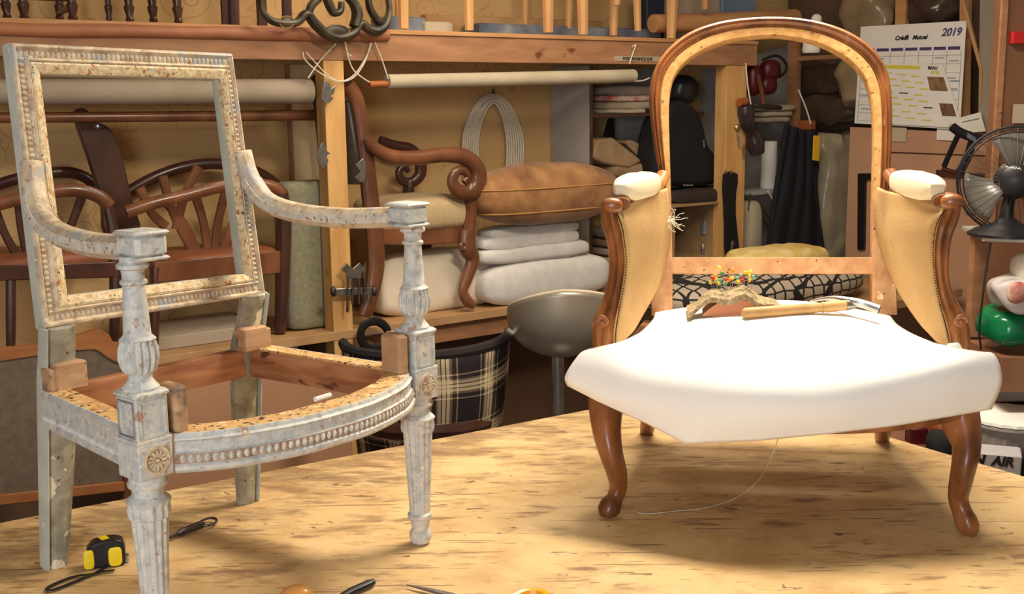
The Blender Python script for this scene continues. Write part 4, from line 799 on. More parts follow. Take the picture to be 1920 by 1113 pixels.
m = MB(); wt(m, [(528, 362, .40), (532, 420, .40), (530, 520, .40), (526, 622, .40)], [13, 15, 14, 11]); m.build('leg', M['dark'], t2)
m = MB(); wt(m, [(292, 500, .40), (290, 580, .40), (288, 650, .40)], [11, 10, 9]); m.build('leg', M['dark'], t2)
bs = thing('back_slat', 'broad dark curved chair back leaning above the tub chairs', 'chair back', W(220, 440, .3))
m = MB(); wp(m, smooth([(140, 214), (150, 203), (164, 206), (180, 226), (205, 240), (222, 268), (234, 310), (248, 372), (264, 440), (200, 440), (192, 390), (180, 340), (166, 296), (150, 250)], 3, True), .30, .035); m.build('slat', M['dark'], bs, bevel=.006)
m = MB(); m.ball(W(182, 236, .305), .012, .006, .014); m.build('shiny_stud', M['steel'], bs)
# upholstered frame bottom left
uf = thing('headboard_frame', 'wooden frame with curved top rail and grey cloth panel leaning at far left', 'headboard', W(120, 940, .8))
v_ = .8
m = MB(); wp(m, smooth([(-40, 656), (60, 648), (150, 628), (185, 618), (205, 628), (212, 640), (226, 642), (240, 628), (246, 620), (248, 650), (232, 680), (205, 672), (180, 655), (150, 655), (60, 668), (-40, 680)], 3, True), v_, .03); m.build('top_rail', mk('orange_brown_oak', [(146, 90, 48), (172, 112, 64)], 6, (1, 1, 3)), uf, bevel=.003)
OAK = bpy.data.materials['orange_brown_oak']
m = MB(); wp(m, [(-40, 932), (236, 902), (236, 920), (-40, 952)], v_, .03); m.build('bottom_rail', OAK, uf, bevel=.003)
m = MB(); wp(m, [(230, 640), (250, 632), (250, 935), (232, 938)], v_, .032); m.build('side_rail', M['mahog'], uf, bevel=.003)
m = MB(); wp(m, [(-40, 672), (236, 652), (236, 905), (-40, 938)], v_-.008, .015); m.build('cloth_panel', mk('grey_brown_cloth', [(104, 88, 74), (118, 102, 86)], 40, rough=.95), uf)
m = MB(); wt(m, [(-30, 945, .79), (-30, 1060, .79)], 8, 8, 1); m.build('leg', OAK, uf)
m = MB(); wt(m, [(240, 930, .79), (240, 1030, .79)], 8, 8, 1); m.build('leg', OAK, uf)
M['card'] = mk('brown_cardboard', [(176, 130, 98), (188, 142, 108)], 3, rough=.85, bump=.03)
m = MB(); zf = ZF+.002; p0, p1 = W(250, 720, .62), W(655, 690, .62)
m.prism([p0, p1, A([p1[0], p1[1], zf]), A([p0[0], p0[1], zf])], WF.Y*.012); tag(m.build('cardboard_sheet', M['card']), 'large brown cardboard sheet standing behind the bench at left', 'cardboard')
m = MB(); wbox(m, U(270, 600, .3), U(470, 600, .3), .05, .4, -.081, -.03, .004); tag(m.build('storage_box', M['linen_grey']), 'flat grey brown box on the lower shelf under the tub chair', 'box')
# ================================================================ clamp and toothed brackets
cl = thing('bar_clamp', 'steel clamp with a toothed plate gripping the pine post', 'clamp', W(665, 560, .52))
m = MB(); wp(m, [(628, 541), (700, 538), (700, 552), (628, 554)], .535, .012); m.build('bar', M['steel'], cl, bevel=.002)
m = MB(); wp(m, [(640, 505), (650, 493), (662, 504), (675, 492), (687, 507), (678, 511), (678, 522), (650, 522), (650, 512)], .545, .01); m.build('toothed_plate', M['steel'], cl, bevel=.001)
for i, x in enumerate((652, 662, 674, 684)):
    m = MB(); wt(m, [(x, 520, .54), (x-1, 585 if i == 0 else 570, .54)], 2, 6, 1); m.build('rod', M['darksteel'], cl)
for x in (625, 702):
    m = MB(); m.ball(W(x, 546, .535), .013, .013, .022, n=10, m=8); m.build('knob', M['darksteel'], cl)
br = thing('webbing_bracket', 'grey toothed metal bracket high on the left of the post', 'bracket', W(615, 190, .53)); m = MB(); wp(m, [(608, 150), (618, 155), (622, 166), (630, 160), (626, 176), (620, 180), (626, 184), (618, 192), (610, 194), (604, 186), (606, 168)], .53, .008); m.build('plate', M['steel'], br, bevel=.001)
br = thing('webbing_bracket', 'grey toothed metal bracket at mid height on the post left side', 'bracket', W(605, 310, .53)); m = MB(); wp(m, [(604, 266), (610, 270), (612, 282), (620, 288), (610, 292), (616, 300), (612, 312), (604, 314), (598, 304), (597, 282)], .53, .008); m.build('plate', M['steel'], br, bevel=.001)
br = thing('webbing_bracket', 'grey zigzag metal bracket on the scroll armchair back stile', 'bracket', W(677, 345, .53)); m = MB(); wp(m, [(682, 296), (686, 304), (687, 324), (683, 342), (674, 340), (666, 332), (676, 322), (668, 308)], .53, .008); m.build('plate', M['steel'], br, bevel=.001)
hp = thing('hoop', 'black hoop hanging under the lower shelf right of the post', 'hoop', W(702, 655, .56))
m = MB(); P_ = [W(702+26*math.cos(t), 628+26*math.sin(t), .56) for t in np.linspace(0, 2*PI, 30)]; m.tube(P_, .011, 8, .018, WN); m.build('ring', M['black'], hp)
m = MB(); wt(m, [(679, 628, .56), (725, 624, .56)], 1.5, 6, 1); m.build('crossbar', M['darksteel'], hp)
m = MB(); wt(m, [(667, 614, .48), (667, 640, .48), (669, 860, .48)], [8, 8, 8], 8, 1, square=True); tag(m.build('wooden_batten', M['plank']), 'short brown batten standing right beside the pine post', 'batten')
# ================================================================ plaid chair and silver stool
def Dp(px, py, d): return plane(px, py, (0, d, 0), (0, 1, 0))
M['plaid'] = plaid('black_and_cream_plaid')
pl = thing('plaid_chair', 'tub chair covered in black and cream plaid fabric behind the bench', 'chair', Dp(800, 900, 4.0)*A([1, 1, 0])+A([0, 0, ZF]))
c = Dp(800, 700, 4.0); rows = []; uv = []
for i in range(15):
    v = i/14; zc = -.02-.62*v; rr_ = .30-.10*v**1.2; row = []
    for j in range(49):
        a = -PI*.97+PI*.96*j/48*1.0-.0; dip = .05*math.cos(a+PI/2)**2*0
        lift = .035*math.sin((j/48)*PI*1.0)*(1-v)
        row.append(A([c[0]+rr_*math.cos(a)*1.0, c[1]+.03+rr_*math.sin(a)*.75, zc+ (.03*(j/48))*(1-v)-lift*.6]))
        uv.append((j/48*4.6, v*3.4))
    rows.append(row)
m = MB(); m.grid(rows); m.build('shell', M['plaid'], pl, solid=.03, uv=uv, noise_amp=.01, nscale=5)
m = MB(); m.ball(A([c[0], c[1]-.0, -.30]), .25, .2, .06, e=.8); m.build('seat', M['dark'], pl)
m = MB(); m.tube([rows[0][j]+A([0, 0, .0]) for j in range(0, 49, 2)], .02, 8); m.build('rim_roll', M['plaid'], pl)
for dx, dy in ((-.15, -.1), (.15, -.1), (-.15, .1), (.15, .1)):
    m = MB(); m.tube([A([c[0]+dx, c[1]+dy, -.6]), A([c[0]+dx*1.1, c[1]+dy*1.1, ZF])], [.02, .014], 8); m.build('leg', M['dark'], pl)
M['silver'] = mk('silver_paint', [(150, 142, 128), (166, 158, 144)], 4, rough=.38, metal=.55, bump=.02)
bx_ = Dp(1050, 600, 3.85)
ss = thing('bar_stool', 'swivel stool with a silver bucket seat between plaid chair and walnut armchair', 'stool', A([bx_[0], bx_[1], ZF]))
c = Dp(1052, 600, 3.85); rows = []
for i in range(17):
    t = i/16; row = []
    z = .125-.245*t; rx = .178*(1-t**3.5*.93)**.6; 
    for j in range(49):
        a = 2*PI*j/48; row.append(A([c[0]+rx*1.02*math.cos(a), c[1]+rx*.85*math.sin(a), c[2]+z-(.13*(.5+.5*math.sin(a)))*(1-t)**1.5-.02*max(0, -math.cos(a))*(1-t)]))
    rows.append(row)
rows.append([A([c[0], c[1], c[2]-.122])]*49)
m = MB(); m.grid(rows); m.build('bucket_seat', M['silver'], ss, solid=.012)
m = MB(); m.tube([q+A([0, 0, .002]) for q in rows[0]], .007, 8); m.build('rim', M['linen'], ss)
m = MB(); m.ball(A([c[0], c[1], c[2]-.05]), .12, .1, .03); m.build('seat_pad', M['dark'], ss)
m = MB(); q = Dp(955, 612, 3.78); m.tube(smooth([q+A([-.008, 0, -.01]), q+A([.012, 0, -.022]), q+A([.03, 0, -.0]), q+A([.034, 0, .03])], 3), .010, 10); m.build('seat_lip', M['silver'], ss)
m = MB(); m.lathe(A([c[0]-.012, c[1], ZF]), [(0, .19), (.012, .19), (.03, .05), (.05, .03), (.05, .03), (.55, .022), (c[2]-.12-ZF, .022), (c[2]-.10-ZF, .05)], 24); m.build('pedestal', M['steel'], ss)
# ================================================================ WHITE SHELF UNIT (centre right)
M['melamine'] = mk('grey_white_melamine', [(166, 162, 156), (178, 174, 168)], 3, rough=.5, bump=.02)
M['brownfab'] = mk('beige_jute_fabric', [(132, 106, 76), (158, 130, 96)], 8, rough=.95, bump=.4)
M['greyfab'] = mk('grey_fabric', [(120, 108, 98), (142, 130, 118)], 8, rough=.95)
M['redfab'] = mk('red_and_cream_print', [(170, 60, 56), (206, 186, 164)], 22, rough=.9)
M['blackfab'] = mk('black_fabric', [(16, 14, 16), (26, 23, 25)], 8, rough=.85)
un = thing('melamine_shelf_unit', 'white melamine shelf unit holding folded fabrics between the wallpaper and the arched back', 'shelf unit', wl(1.3, .15, -.081))
zs = ZZ(1150, 214, .31); z3 = ZZ(1150, 352, .31)
m = MB(); wbox(m, .858, .874, .005, .31, -.081, .998); m.build('side_panel', M['melamine'], un)
m = MB(); wbox(m, .857, .8755, .31, .313, -.081, .998); lab(m.build('panel_edge', M['dark'], un), 'dark brown front edge')
m = MB(); wbox(m, 1.27, 1.64, .005, .02, -.081, .998); m.build('back_panel', M['melamine'], un)
m = MB(); wbox(m, 1.925, 1.941, .005, .2, -.081, .998); m.build('side_panel', M['melamine'], un)
m = MB(); wbox(m, .874, 1.64, .02, .31, zs-.014, zs+.004); lab(m.build('shelf_board', M['dark'], un), 'dark edged shelf')
m = MB(); wbox(m, .874, 1.64, .02, .31, z3-.02, z3-.005); m.build('shelf_board', M['melamine'], un)
def stackbox(name, lbl, cat, bx, v0, v1, mt, group=None, e=.3, amp=.005, ns=10):
    m = MB(); soft(m, bx, v0, v1, e, .5); return tag(m.build(name, M[mt] if isinstance(mt, str) else mt, None, noise_amp=amp, nscale=ns), lbl, cat, group)
g = 'folded fabrics in the melamine unit'
stackbox('folded_fabric', 'grey folded fabric on top of the pile on the dark shelf', 'fabric', (1114, 160, 1206, 182), .06, .29, 'greyfab', g)
stackbox('folded_fabric', 'red and cream printed folded fabric in the dark shelf pile', 'fabric', (1114, 178, 1204, 192), .06, .30, 'redfab', g)
stackbox('folded_fabric', 'thick beige folded fabric beneath the red printed one', 'fabric', (1113, 189, 1216, 207), .06, .30, 'linen_grey', g)
stackbox('folded_fabric', 'cream folded fabric lowest on the dark shelf', 'fabric', (1113, 203, 1188, 214), .06, .31, 'linen', g)
stackbox('folded_fabric', 'flat beige jute canvas folded beside the black strap on the lower board', 'fabric', (1115, 300, 1232, 332), .06, .31, 'brownfab', g, .4, .008)
m = MB(); wp(m, [(1120, 262), (1150, 258), (1192, 290), (1205, 302), (1180, 316), (1130, 306), (1112, 296)], .31, .2); tag(m.build('folded_fabric', M['brownfab'], None, bevel=.012), 'jute canvas piece folded to a point on top of the lower pile', 'fabric', g)
m = MB(); wp(m, [(1172, 266), (1185, 262), (1225, 280), (1225, 305), (1200, 318), (1205, 300)], .27, .2); tag(m.build('folded_fabric', M['brownfab'], None, bevel=.012), 'darker jute canvas flap at the right of the lower pile', 'fabric', g)
m = MB(); wp(m, [(1142, 222), (1152, 222), (1152, 262), (1124, 282), (1132, 258)], .12, .01); tag(m.build('strap', M['blackfab']), 'black strap hanging inside the melamine unit', 'strap')
for i, (y0, y1, mt, lbl) in enumerate([(424, 442, 'greyfab', 'grey brown folded cloth highest in the low pile by the carved arm'), (440, 458, 'brownfab', 'beige folded cloth second in the low pile by the carved arm'), (456, 474, 'linen_grey', 'taupe folded cloth third in the low pile by the carved arm'), (472, 492, 'linen', 'pale folded cloth lowest in the low pile by the carved arm')]):
    stackbox('folded_cloth', lbl, 'cloth', (1112, y0, 1200, y1), .05, .3, mt, 'low cloth pile')
# black backpack and co inside the arch
m = MB(); P_ = smooth([(1262, 196), (1285, 188), (1308, 204), (1320, 226), (1330, 268), (1350, 296), (1358, 322), (1350, 342), (1310, 350), (1262, 350), (1235, 346), (1228, 300), (1238, 240)], 3, True)
t = thing('black_backpack', 'black backpack standing on the pale shelf inside the arch', 'backpack', W(1290, 352, .3))
wp(m, P_, .40, .16); m.build('body', M['blackfab'], t, bevel=.03, noise_amp=.006, nscale=9)
m = MB(); wt(m, [(1319, 262, .41), (1320, 276, .41)], 2, 6, 1); m.build('zip_pull', M['steel'], t)
m = MB(); wt(m, [(1281+k*2.2, 346+(k%2)*2.5, .405) for k in range(9)], .7, 5, 2); lab(m.build('lettering', M['linen_grey'], t), 'small pale lettering')
t = thing('vinyl_bag', 'black glossy bag bundle above the backpack inside the arch', 'bag', W(1275, 195, .25)); m = MB(); soft(m, (1242, 138, 1296, 196), .12, .34, .8, .8); m.build('bundle', mk('black_vinyl', [(28, 28, 32), (44, 46, 50)], 9, rough=.3, bump=.5), t, noise_amp=.012, nscale=12)
stackbox('rolled_blanket', 'dark brown rolled cloth squeezed under the black backpack', 'cloth', (1240, 350, 1362, 380), .2, .45, mk('dark_brown_cloth', [(44, 34, 30), (62, 48, 42)], 8, rough=.9), None, .5)
ow = thing('open_wooden_box', 'open pale wooden compartment with small tools under the backpack', 'box', W(1310, 482, .3))
zA, zB = ZZ(1300, 381, .45), ZZ(1300, 486, .45); uA, uB = U(1258, 400, .45), U(1362, 400, .45)
M['palewood'] = mk('pale_box_wood', [(150, 120, 84), (172, 140, 100)], 6, rough=.7)
for nm, a in [('top_board', (uA-.1, uB+.03, .1, .46, zA-.012, zA)), ('side_board', (uA-.04, uA+.03, .1, .45, zB, zA-.012)), ('side_board', (U(1346, 400, .45), uB+.03, .1, .45, zB, zA-.012)), ('back_board', (uA, uB, .09, .1, zB, zA-.012)), ('base_board', (uA-.04, uB+.03, .1, .46, zB-.012, zB))]:
    m = MB(); wbox(m, *a); m.build(nm, M['palewood'] if nm != 'back_board' else M['greyfab'], ow)
for lbl, (x, y, r, rz), mt in [('blue and red topped small bottle in the open compartment', (1322, 418, 8, 20), 'bluepack'), ('black glossy finial in the open compartment', (1327, 444, 9, 9), 'black'), ('white cube in the open compartment', (1333, 463, 8, 8), 'white'), ('orange ball in the open compartment', (1350, 462, 8, 9), 'orange'), ('steel fitting standing low in the open compartment', (1318, 470, 4, 14), 'steel')]:
    m = MB(); s_ = sc(x, y, .4)
    if 'bottle' in lbl: m.lathe(W(x, y+rz, .35), [(0, r*s_), (rz*1.1*s_, r*s_), (rz*1.4*s_, r*.5*s_), (rz*2*s_, r*.45*s_)], 14)
    elif 'cube' in lbl: m.box(W(x, y, .35), 2*r*s_, 2*r*s_, 2*r*s_, ch=.003)
    else: m.ball(W(x, y, .35), r*s_, r*s_, rz*s_, n=14, m=9, e=.9)
    nm = 'small_bottle' if 'bottle' in lbl else 'glossy_finial' if 'black' in lbl else 'white_cube' if 'cube' in lbl else 'orange_ball' if 'orange' in lbl else 'steel_fitting'
    tag(m.build(nm, M[mt]), lbl, nm.split('_')[1])
t = thing('leather_strip', 'long black leather strip hanging in front of the compartment', 'leather', W(1375, 478, .53))
m = MB(); wp(m, smooth([(1358, 326), (1384, 326), (1381, 360), (1380, 400), (1384, 440), (1385, 478), (1362, 478), (1360, 430), (1358, 380)], 2, True), .53, .012); m.build('strip', M['blackfab'], t, bevel=.003)
for x in (1361, 1371): 
    m = MB(); m.ball(W(x, 323, .53), .008, .008, .012, n=8, m=6); m.build('stud', M['mahog'], t)
m = MB(); wt(m, [(1374, 452, .545), (1371, 480, .56), (1366, 500, .56)], [4, 3, 1], 8, 1); m.build('awl_tip', M['darksteel'], t)
stackbox('cloth_bolt', 'cream cloth standing upright right of the black leather strip', 'cloth', (1384, 374, 1412, 486), .3, .48, 'linen', None, .6, .006)
# tools around the second post
ed = thing('ear_defenders', 'dark red ear defenders hanging right of the second post', 'ear defenders', W(1430, 175, .45))
M['dred'] = mk('dark_red_plastic', [(66, 14, 18), (86, 20, 26)], 6, rough=.4)
for (x, y, rx, ry) in [(1412, 150, 17, 30), (1444, 132, 22, 20), (1438, 160, 20, 18)]:
    m = MB(); s_ = sc(x, y, .45); m.ball(W(x, y, .45), rx*s_, .045, ry*s_, WF.X, WF.Y, WF.Z, 18, 10, .8); m.build('ear_cup', M['dred'], ed)
m = MB(); wt(m, [(1430, 112, .46), (1455, 104, .46), (1472, 116, .46), (1474, 132, .46), (1462, 144, .46)], 2.5, 8); m.build('headband', M['black'], ed)
t = thing('wall_hammer', 'small hammer with brown handle and dark head hanging over the ear defenders', 'hammer', W(1430, 205, .5))
m = MB(); wt(m, [(1421, 140, .5), (1428, 170, .5), (1432, 200, .5)], [3.5, 4.5, 4.5], 8, 1); m.build('handle', M['mahog'], t)
m = MB(); wt(m, [(1408, 196, .5), (1430, 200, .5), (1464, 202, .5)], [4, 6, 4], 8, 1); m.build('head', M['darksteel'], t)
t = thing('hand_drill', 'dark hanging hand tool with orange brown knob beside the second post', 'drill', W(1408, 292, .52))
M['dbrown'] = mk('dark_plum_metal', [(42, 32, 36), (70, 56, 58)], 9, rough=.3, bump=.3)
m = MB(); wt(m, [(1396, 198, .53), (1398, 210, .53), (1402, 232, .53), (1410, 248, .53), (1416, 268, .53), (1420, 288, .53)], [13, 16, 14, 12, 18, 13], 12); m.build('body', M['dbrown'], t)
m = MB(); wt(m, [(1386, 192, .53), (1398, 190, .53)], 8, 10, 1); m.build('knob', M['dowel'], t)
m = MB(); wt(m, [(1398, 118, .515), (1402, 160, .52), (1408, 196, .53)], 1.5, 6); m.build('hanging_cord', M['string'], t)
t = thing('keys', 'keys hanging from a nail on the second post', 'keys', W(1384, 275, .5))
m = MB(); m.ball(W(1382, 239, .505), .018, .01, .018, n=12, m=8); m.build('key_ring', mk('brass', [(176, 150, 96)], rough=.3, metal=.8), t)
m = MB(); wt(m, [(1383, 248, .505), (1386, 275, .505)], 3, 6, 1, rb=.5); m.build('key', M['steel'], t)
m = MB(); wp(m, [(1396, 110), (1478, 84), (1478, 484), (1396, 484)], .06, .04); tag(m.build('white_board', M['melamine']), 'tall greyish board behind the ear defenders', 'board')
for i, (y0, y1) in enumerate([(196, 209), (208, 219), (218, 230)]):
    stackbox('hung_cloth', ['upper', 'middle', 'lower'][i]+' fold of off-white cloth beneath the ear defenders', 'cloth', (1412, y0, 1474-i*6, y1), .2, .4, 'linen', 'off-white folds below the ear defenders', .4, .004)
m = MB(); s_ = sc(1440, 310, .35); m.lathe(W(1440, 355, .35), [(0, 15*s_), (90*s_, 15*s_)], 20); tag(m.build('paper_roll', M['white']), 'white paper roll standing on the little shelf', 'paper roll')
m = MB(); wbox(m, U(1398, 358, .4), U(1470, 358, .4), .06, .45, ZZ(1430, 362, .4), ZZ(1430, 355, .4)); tag(m.build('small_shelf', M['melamine']), 'little white shelf under the paper roll', 'shelf')
cord('white cable drooping from the little shelf beside the navy trousers', [[(1440, 358), (1452, 380), (1458, 410), (1452, 440), (1444, 470)]], 'cable', 2.2, 'string', None, .47, 'cable')
cord('thin dark wire looping below the little shelf', [[(1407, 362), (1404, 395), (1415, 392), (1438, 402), (1446, 425)], [(1410, 415), (1432, 414), (1444, 438)]], 'wire', 1.2, 'darksteel', None, .45, 'wire')
# navy trousers
M['navy'] = mk('navy_workwear', [(20, 20, 28), (30, 29, 38)], 5, rough=.9)
t = thing('work_trousers', 'navy work trousers hanging in the corner with a yellow rule pocket strip', 'trousers', W(1490, 480, .6))
def drape(name, outl_l, outl_r, v, mt, par, amp, folds, thick=.02, n=24):
    rows = []
    for (lx, ly), (rx, ry) in zip(smooth([(*q, 0) for q in outl_l], 5), smooth([(*q, 0) for q in outl_r], 5)) if 0 else zip([p[:2] for p in smooth([(*q, 0) for q in outl_l], 5)], [p[:2] for p in smooth([(*q, 0) for q in outl_r], 5)]):
        rows.append([W(lx+(rx-lx)*j/n, ly+(ry-ly)*j/n, v+amp*math.sin(folds*PI*j/n+ly*.01)) for j in range(n+1)])
    m = MB(); m.grid(rows); return m.build(name, mt, par, solid=thick)
drape('left_leg', [(1474, 232), (1466, 280), (1456, 340), (1446, 410), (1436, 484)], [(1506, 244), (1506, 300), (1506, 360), (1500, 420), (1494, 484)], .60, M['navy'], t, .015, 4)
drape('right_leg', [(1500, 244), (1502, 300), (1504, 360), (1498, 420), (1492, 484)], [(1532, 244), (1534, 300), (1530, 350), (1538, 410), (1546, 484)], .61, M['navy'], t, .015, 3)
m = MB(); wp(m, [(1527, 254), (1538, 254), (1536, 302), (1525, 300)], .66, .008); m.build('yellow_strip', mk('yellow_rule', [(224, 176, 40)]), t, bevel=.001)
# plastic bags
def plastic(name, col, alpha): return mk(name, [tuple(int(c*.85) for c in col), col], 7, rough=.16, bump=.9, alpha=alpha, bscale=9)
M['clear'] = plastic('clear_plastic_film', (196, 182, 152), .7)
t = thing('plastic_bag', 'crumpled clear plastic bag hanging right of the navy trousers', 'bag', W(1568, 484, .5))
m = MB(); soft(m, (1530, 246, 1602, 492), .42, .56, .7, .3, 40, 40); m.build('film', M['clear'], t, noise_amp=.035, nscale=9)
# ================================================================ SIDE WALL
def S_(px, py, w): return SW(px, py, w)
def sp_(m, pts, w, th): m.prism([S_(x, y, w) for x, y in pts], WF.X*th)
M['hboard'] = mk('brown_hardboard', [(182, 138, 108), (194, 150, 120)], 3, rough=.7, bump=.02)
M['greywood'] = mk('weathered_grey_wood', [(136, 124, 108), (156, 144, 126)], 6, (1, 1, .2), rough=.8)
rk = thing('side_rack', 'wooden rack with grey post along the right wall behind the calendar', 'rack', S_(1700, 500, .3)*A([1, 1, 0])+A([0, 0, ZF]))
m = MB(); sp_(m, [(1477, 78), (1495, 78), (1494, 242), (1476, 242)], .35, .03); m.build('upright', M['plank'], rk)
m = MB(); sp_(m, [(1495, 106), (1640, 98), (1640, 106), (1495, 114)], .35, .03); m.build('crossbar', M['plank'], rk)
m = MB(); sp_(m, [(1490, 225), (1520, 226), (1520, 243), (1490, 243)], .34, .04); m.build('crossbar', M['dowel'], rk)
m = MB(); sp_(m, [(1838, -40), (1872, -40), (1866, 252), (1834, 250)], .37, .06); m.build('upright', M['greywood'], rk)
m = MB(); sp_(m, [(1798, -10), (1806, -10), (1842, 130), (1840, 200), (1836, 130)], .375, .01); m.build('lath', M['board'], rk)
m = MB(); sp_(m, [(1478, -60), (1880, -60), (1880, 250), (1478, 250)], .04, .01); m.build('back_board', mk('dark_brown_board', [(82, 62, 48), (104, 80, 60)], 3, rough=.8), rk)
m = MB(); sp_(m, [(1680, -30), (1700, -30), (1690, 250), (1672, 250)], .3, .03); m.build('upright', M['plank_lt'], rk)
m = MB(); sp_(m, [(1800, -30), (1816, -30), (1812, 250), (1796, 250)], .3, .03); m.build('upright', M['plank_lt'], rk)
M['dkplastic'] = plastic('smoky_plastic_wrap', (78, 62, 50), 1)
M['ltplastic'] = plastic('creased_clear_wrap', (170, 148, 112), .75)
def lump(lbl, bx, w, mt, amp=.03):
    x0, y0, x1, y1 = bx; c = S_((x0+x1)/2, (y0+y1)/2, w); s_ = float(np.dot(c-CAM, AF))/f; hx = np.linalg.norm(S_(x1, (y0+y1)/2, w)-S_(x0, (y0+y1)/2, w))/2
    m = MB(); m.ball(c, hx, .09, (y1-y0)/2*s_, WF.Y, WF.X, WF.Z, 36, 26, .7, .7)
    return tag(m.build('plastic_bundle', M[mt], None, noise_amp=amp, nscale=11), lbl, 'bundle')
lump('smoky plastic wrapped bundle lying low in the rack inside the arch', (1494, 176, 1612, 232), .22, 'dkplastic')
lump('darker wrapped bundle above the low one inside the arch', (1500, 118, 1606, 178), .16, 'dkplastic')
lump('creased clear plastic bundle high in the rack left of the calendar', (1588, -30, 1672, 86), .24, 'ltplastic', .04)
lump('brownish plastic bundle behind the calendar top edge', (1690, -30, 1790, 44), .2, 'dkplastic', .03)
lump('pale plastic wrap hanging inside the arch near the calendar', (1580, 100, 1640, 200), .26, 'ltplastic', .03)
hb = thing('hardboard_panel', 'large brown hardboard panel standing below the calendar', 'panel', S_(1740, 700, .36)*A([1, 1, 0])+A([0, 0, ZF]))
p = [S_(1594, 238, .36), S_(1886, 252, .36)]; q = [p[1]*A([1, 1, 0])+A([0, 0, ZF+.001]), p[0]*A([1, 1, 0])+A([0, 0, ZF+.001])]
m = MB(); m.prism(p+q, WF.X*.02); m.build('sheet', M['hboard'], hb)
m = MB(); sp_(m, [(1660, 284), (1880, 292), (1880, 294), (1660, 286)], .365, .006); m.build('seam', M['dark'], hb)
for lbl, pts, mt in [('black_bar', [(1608, 325), (1634, 325), (1634, 336), (1621, 338), (1619, 468), (1607, 468)], 'black')]:
    m = MB(); sp_(m, pts, .38, .02); lab(m.build('handle', M[mt], hb, bevel=.002), 'long black angled handle')
m = MB(); sp_(m, [(1755, 318), (1850, 326), (1850, 338), (1755, 330)], .375, .01); m.build('dark_bar', M['dark'], hb)
def paper(name, lbl, pts, w, mt='white'):
    t = thing(name, lbl, 'paper', S_(*pts[0], w)); m = MB(); sp_(m, pts, w, .001); m.build('sheet', M[mt], t); return t
paper('paper_note', 'square yellowish note pinned below the calendar left edge', [(1672, 238), (1700, 240), (1699, 266), (1672, 265)], .368, 'linen')
paper('paper_note', 'white square card under the calendar lower right corner', [(1757, 236), (1792, 238), (1790, 264), (1756, 262)], .37)
pn = paper('paper_note', 'tilted white note with handwriting right of the calendar', [(1794, 222), (1838, 210), (1848, 246), (1806, 250)], .40)
m = MB(); sp_(m, [(1804, 228), (1836, 221), (1836, 223), (1804, 230)], .402, .001); m.build('writing', M['bluepack'], pn)
m = MB(); sp_(m, [(1808, 391), (1826, 393), (1826, 400), (1808, 398)], .38, .002); tag(m.build('small_label', M['linen_grey']), 'tiny pale label on the hardboard below the fan', 'label')
# calendar
cw = .385
cal = thing('wall_calendar', 'large 2019 wall calendar sheet with ruled month columns', 'calendar', S_(1700, 240, cw))
m = MB(); sp_(m, [(1614, 50), (1812, 39), (1800, 243), (1602, 231)], cw, .0015); m.build('sheet', M['white'], cal)
def cq(x, y): # bilinear position on the sheet, x,y in 0..1
    t = lerp([1614, 50], [1812, 39], x); b = lerp([1602, 231], [1800, 243], x); r = lerp(t, b, y); return float(r[0]), float(r[1])
def cbar(x0, y0, x1, y1, mt, par, nm='printed_bar', w=cw+.0015):
    m = MB(); sp_(m, [cq(x0, y0), cq(x1, y0), cq(x1, y1), cq(x0, y1)], w, .0004); return m.build(nm, mt, par)
INK = mk('violet_ink', [(74, 62, 110)]); GRID = mk('pale_blue_ruling', [(150, 160, 176)]); TEAL = mk('teal_ink', [(140, 164, 166)])
for k in range(7): cbar(.03+k*.135, .232, .145+k*.135, .262, INK, cal, 'month_heading')
for k in range(8): cbar(.025+k*.1345, .27, .03+k*.1345, .97, GRID, cal, 'column_rule')
for k in range(9): cbar(.03, .31+k*.082, .965, .314+k*.082, GRID, cal, 'row_rule')
for a, b in [(.15, .33), (.3, .42), (.72, .33), (.86, .36), (.84, .52), (.88, .545), (.03, .7), (.05, .84), (.86, .62)]: cbar(a, b, a+.09, b+.012, TEAL, cal, 'entry')
def ctext(s, x, y, size, mt, par, w=cw+.0018, sh_=0, bold=0, rot=0, fn=None):
    fn = fn or cq; a = S_(*fn(x, y), w); b = S_(*fn(x+.02, y), w); Xd = nrm(b-a); text(s, size, a, Xd, WF.Z, mt, par, shear=sh_, bold=bold)
ctext('2019', .86, .10, .052, INK, cal, sh_=.3, bold=.0012)
ctext('Crédit   Mutuel', .48, .135, .029, M['black'], cal, sh_=.35, bold=.001)
m = MB(); m.ball(S_(*cq(.45, .115), cw+.003), .002, .006, .006, WF.X, WF.Y, WF.Z, 8, 6); m.build('red_mark', M['dred'], cal)
cal2 = thing('leaflet_calendar', 'smaller yellow and white planner sheet pinned over the big calendar', 'calendar', S_(1700, 240, cw+.01))
def q2(x, y):
    t = lerp([1650, 118], [1768, 121], x); b = lerp([1652, 232], [1806, 240], x); r = lerp(t, b, y); return float(r[0]), float(r[1])
def b2(x0, y0, x1, y1, mt, nm='printed_bar'):
    m = MB(); sp_(m, [q2(x0, y0), q2(x1, y0), q2(x1, y1), q2(x0, y1)], cw+.0105, .0004); return m.build(nm, mt, cal2)
m = MB(); sp_(m, [q2(0, 0), q2(1, 0), q2(1, 1), q2(0, 1)], cw+.009, .001); m.build('sheet', M['white'], cal2)
YE = mk('yellow_print', [(214, 202, 60)]); PH = mk('photo_print', [(110, 84, 60), (150, 120, 80)], 30); PH2 = mk('photo_print_dark', [(96, 50, 36), (128, 104, 86)], 40)
b2(0, .03, .62, .085, YE, 'yellow_heading')
random.seed(3)
for r in range(8):
    for c_ in range(3):
        x = .06+c_*.2+(r % 3)*.05; y = .15+r*.10+c_*.02; b2(x, y, x+.12, y+.02, YE if random.random() < .85 else INK, 'printed_row')
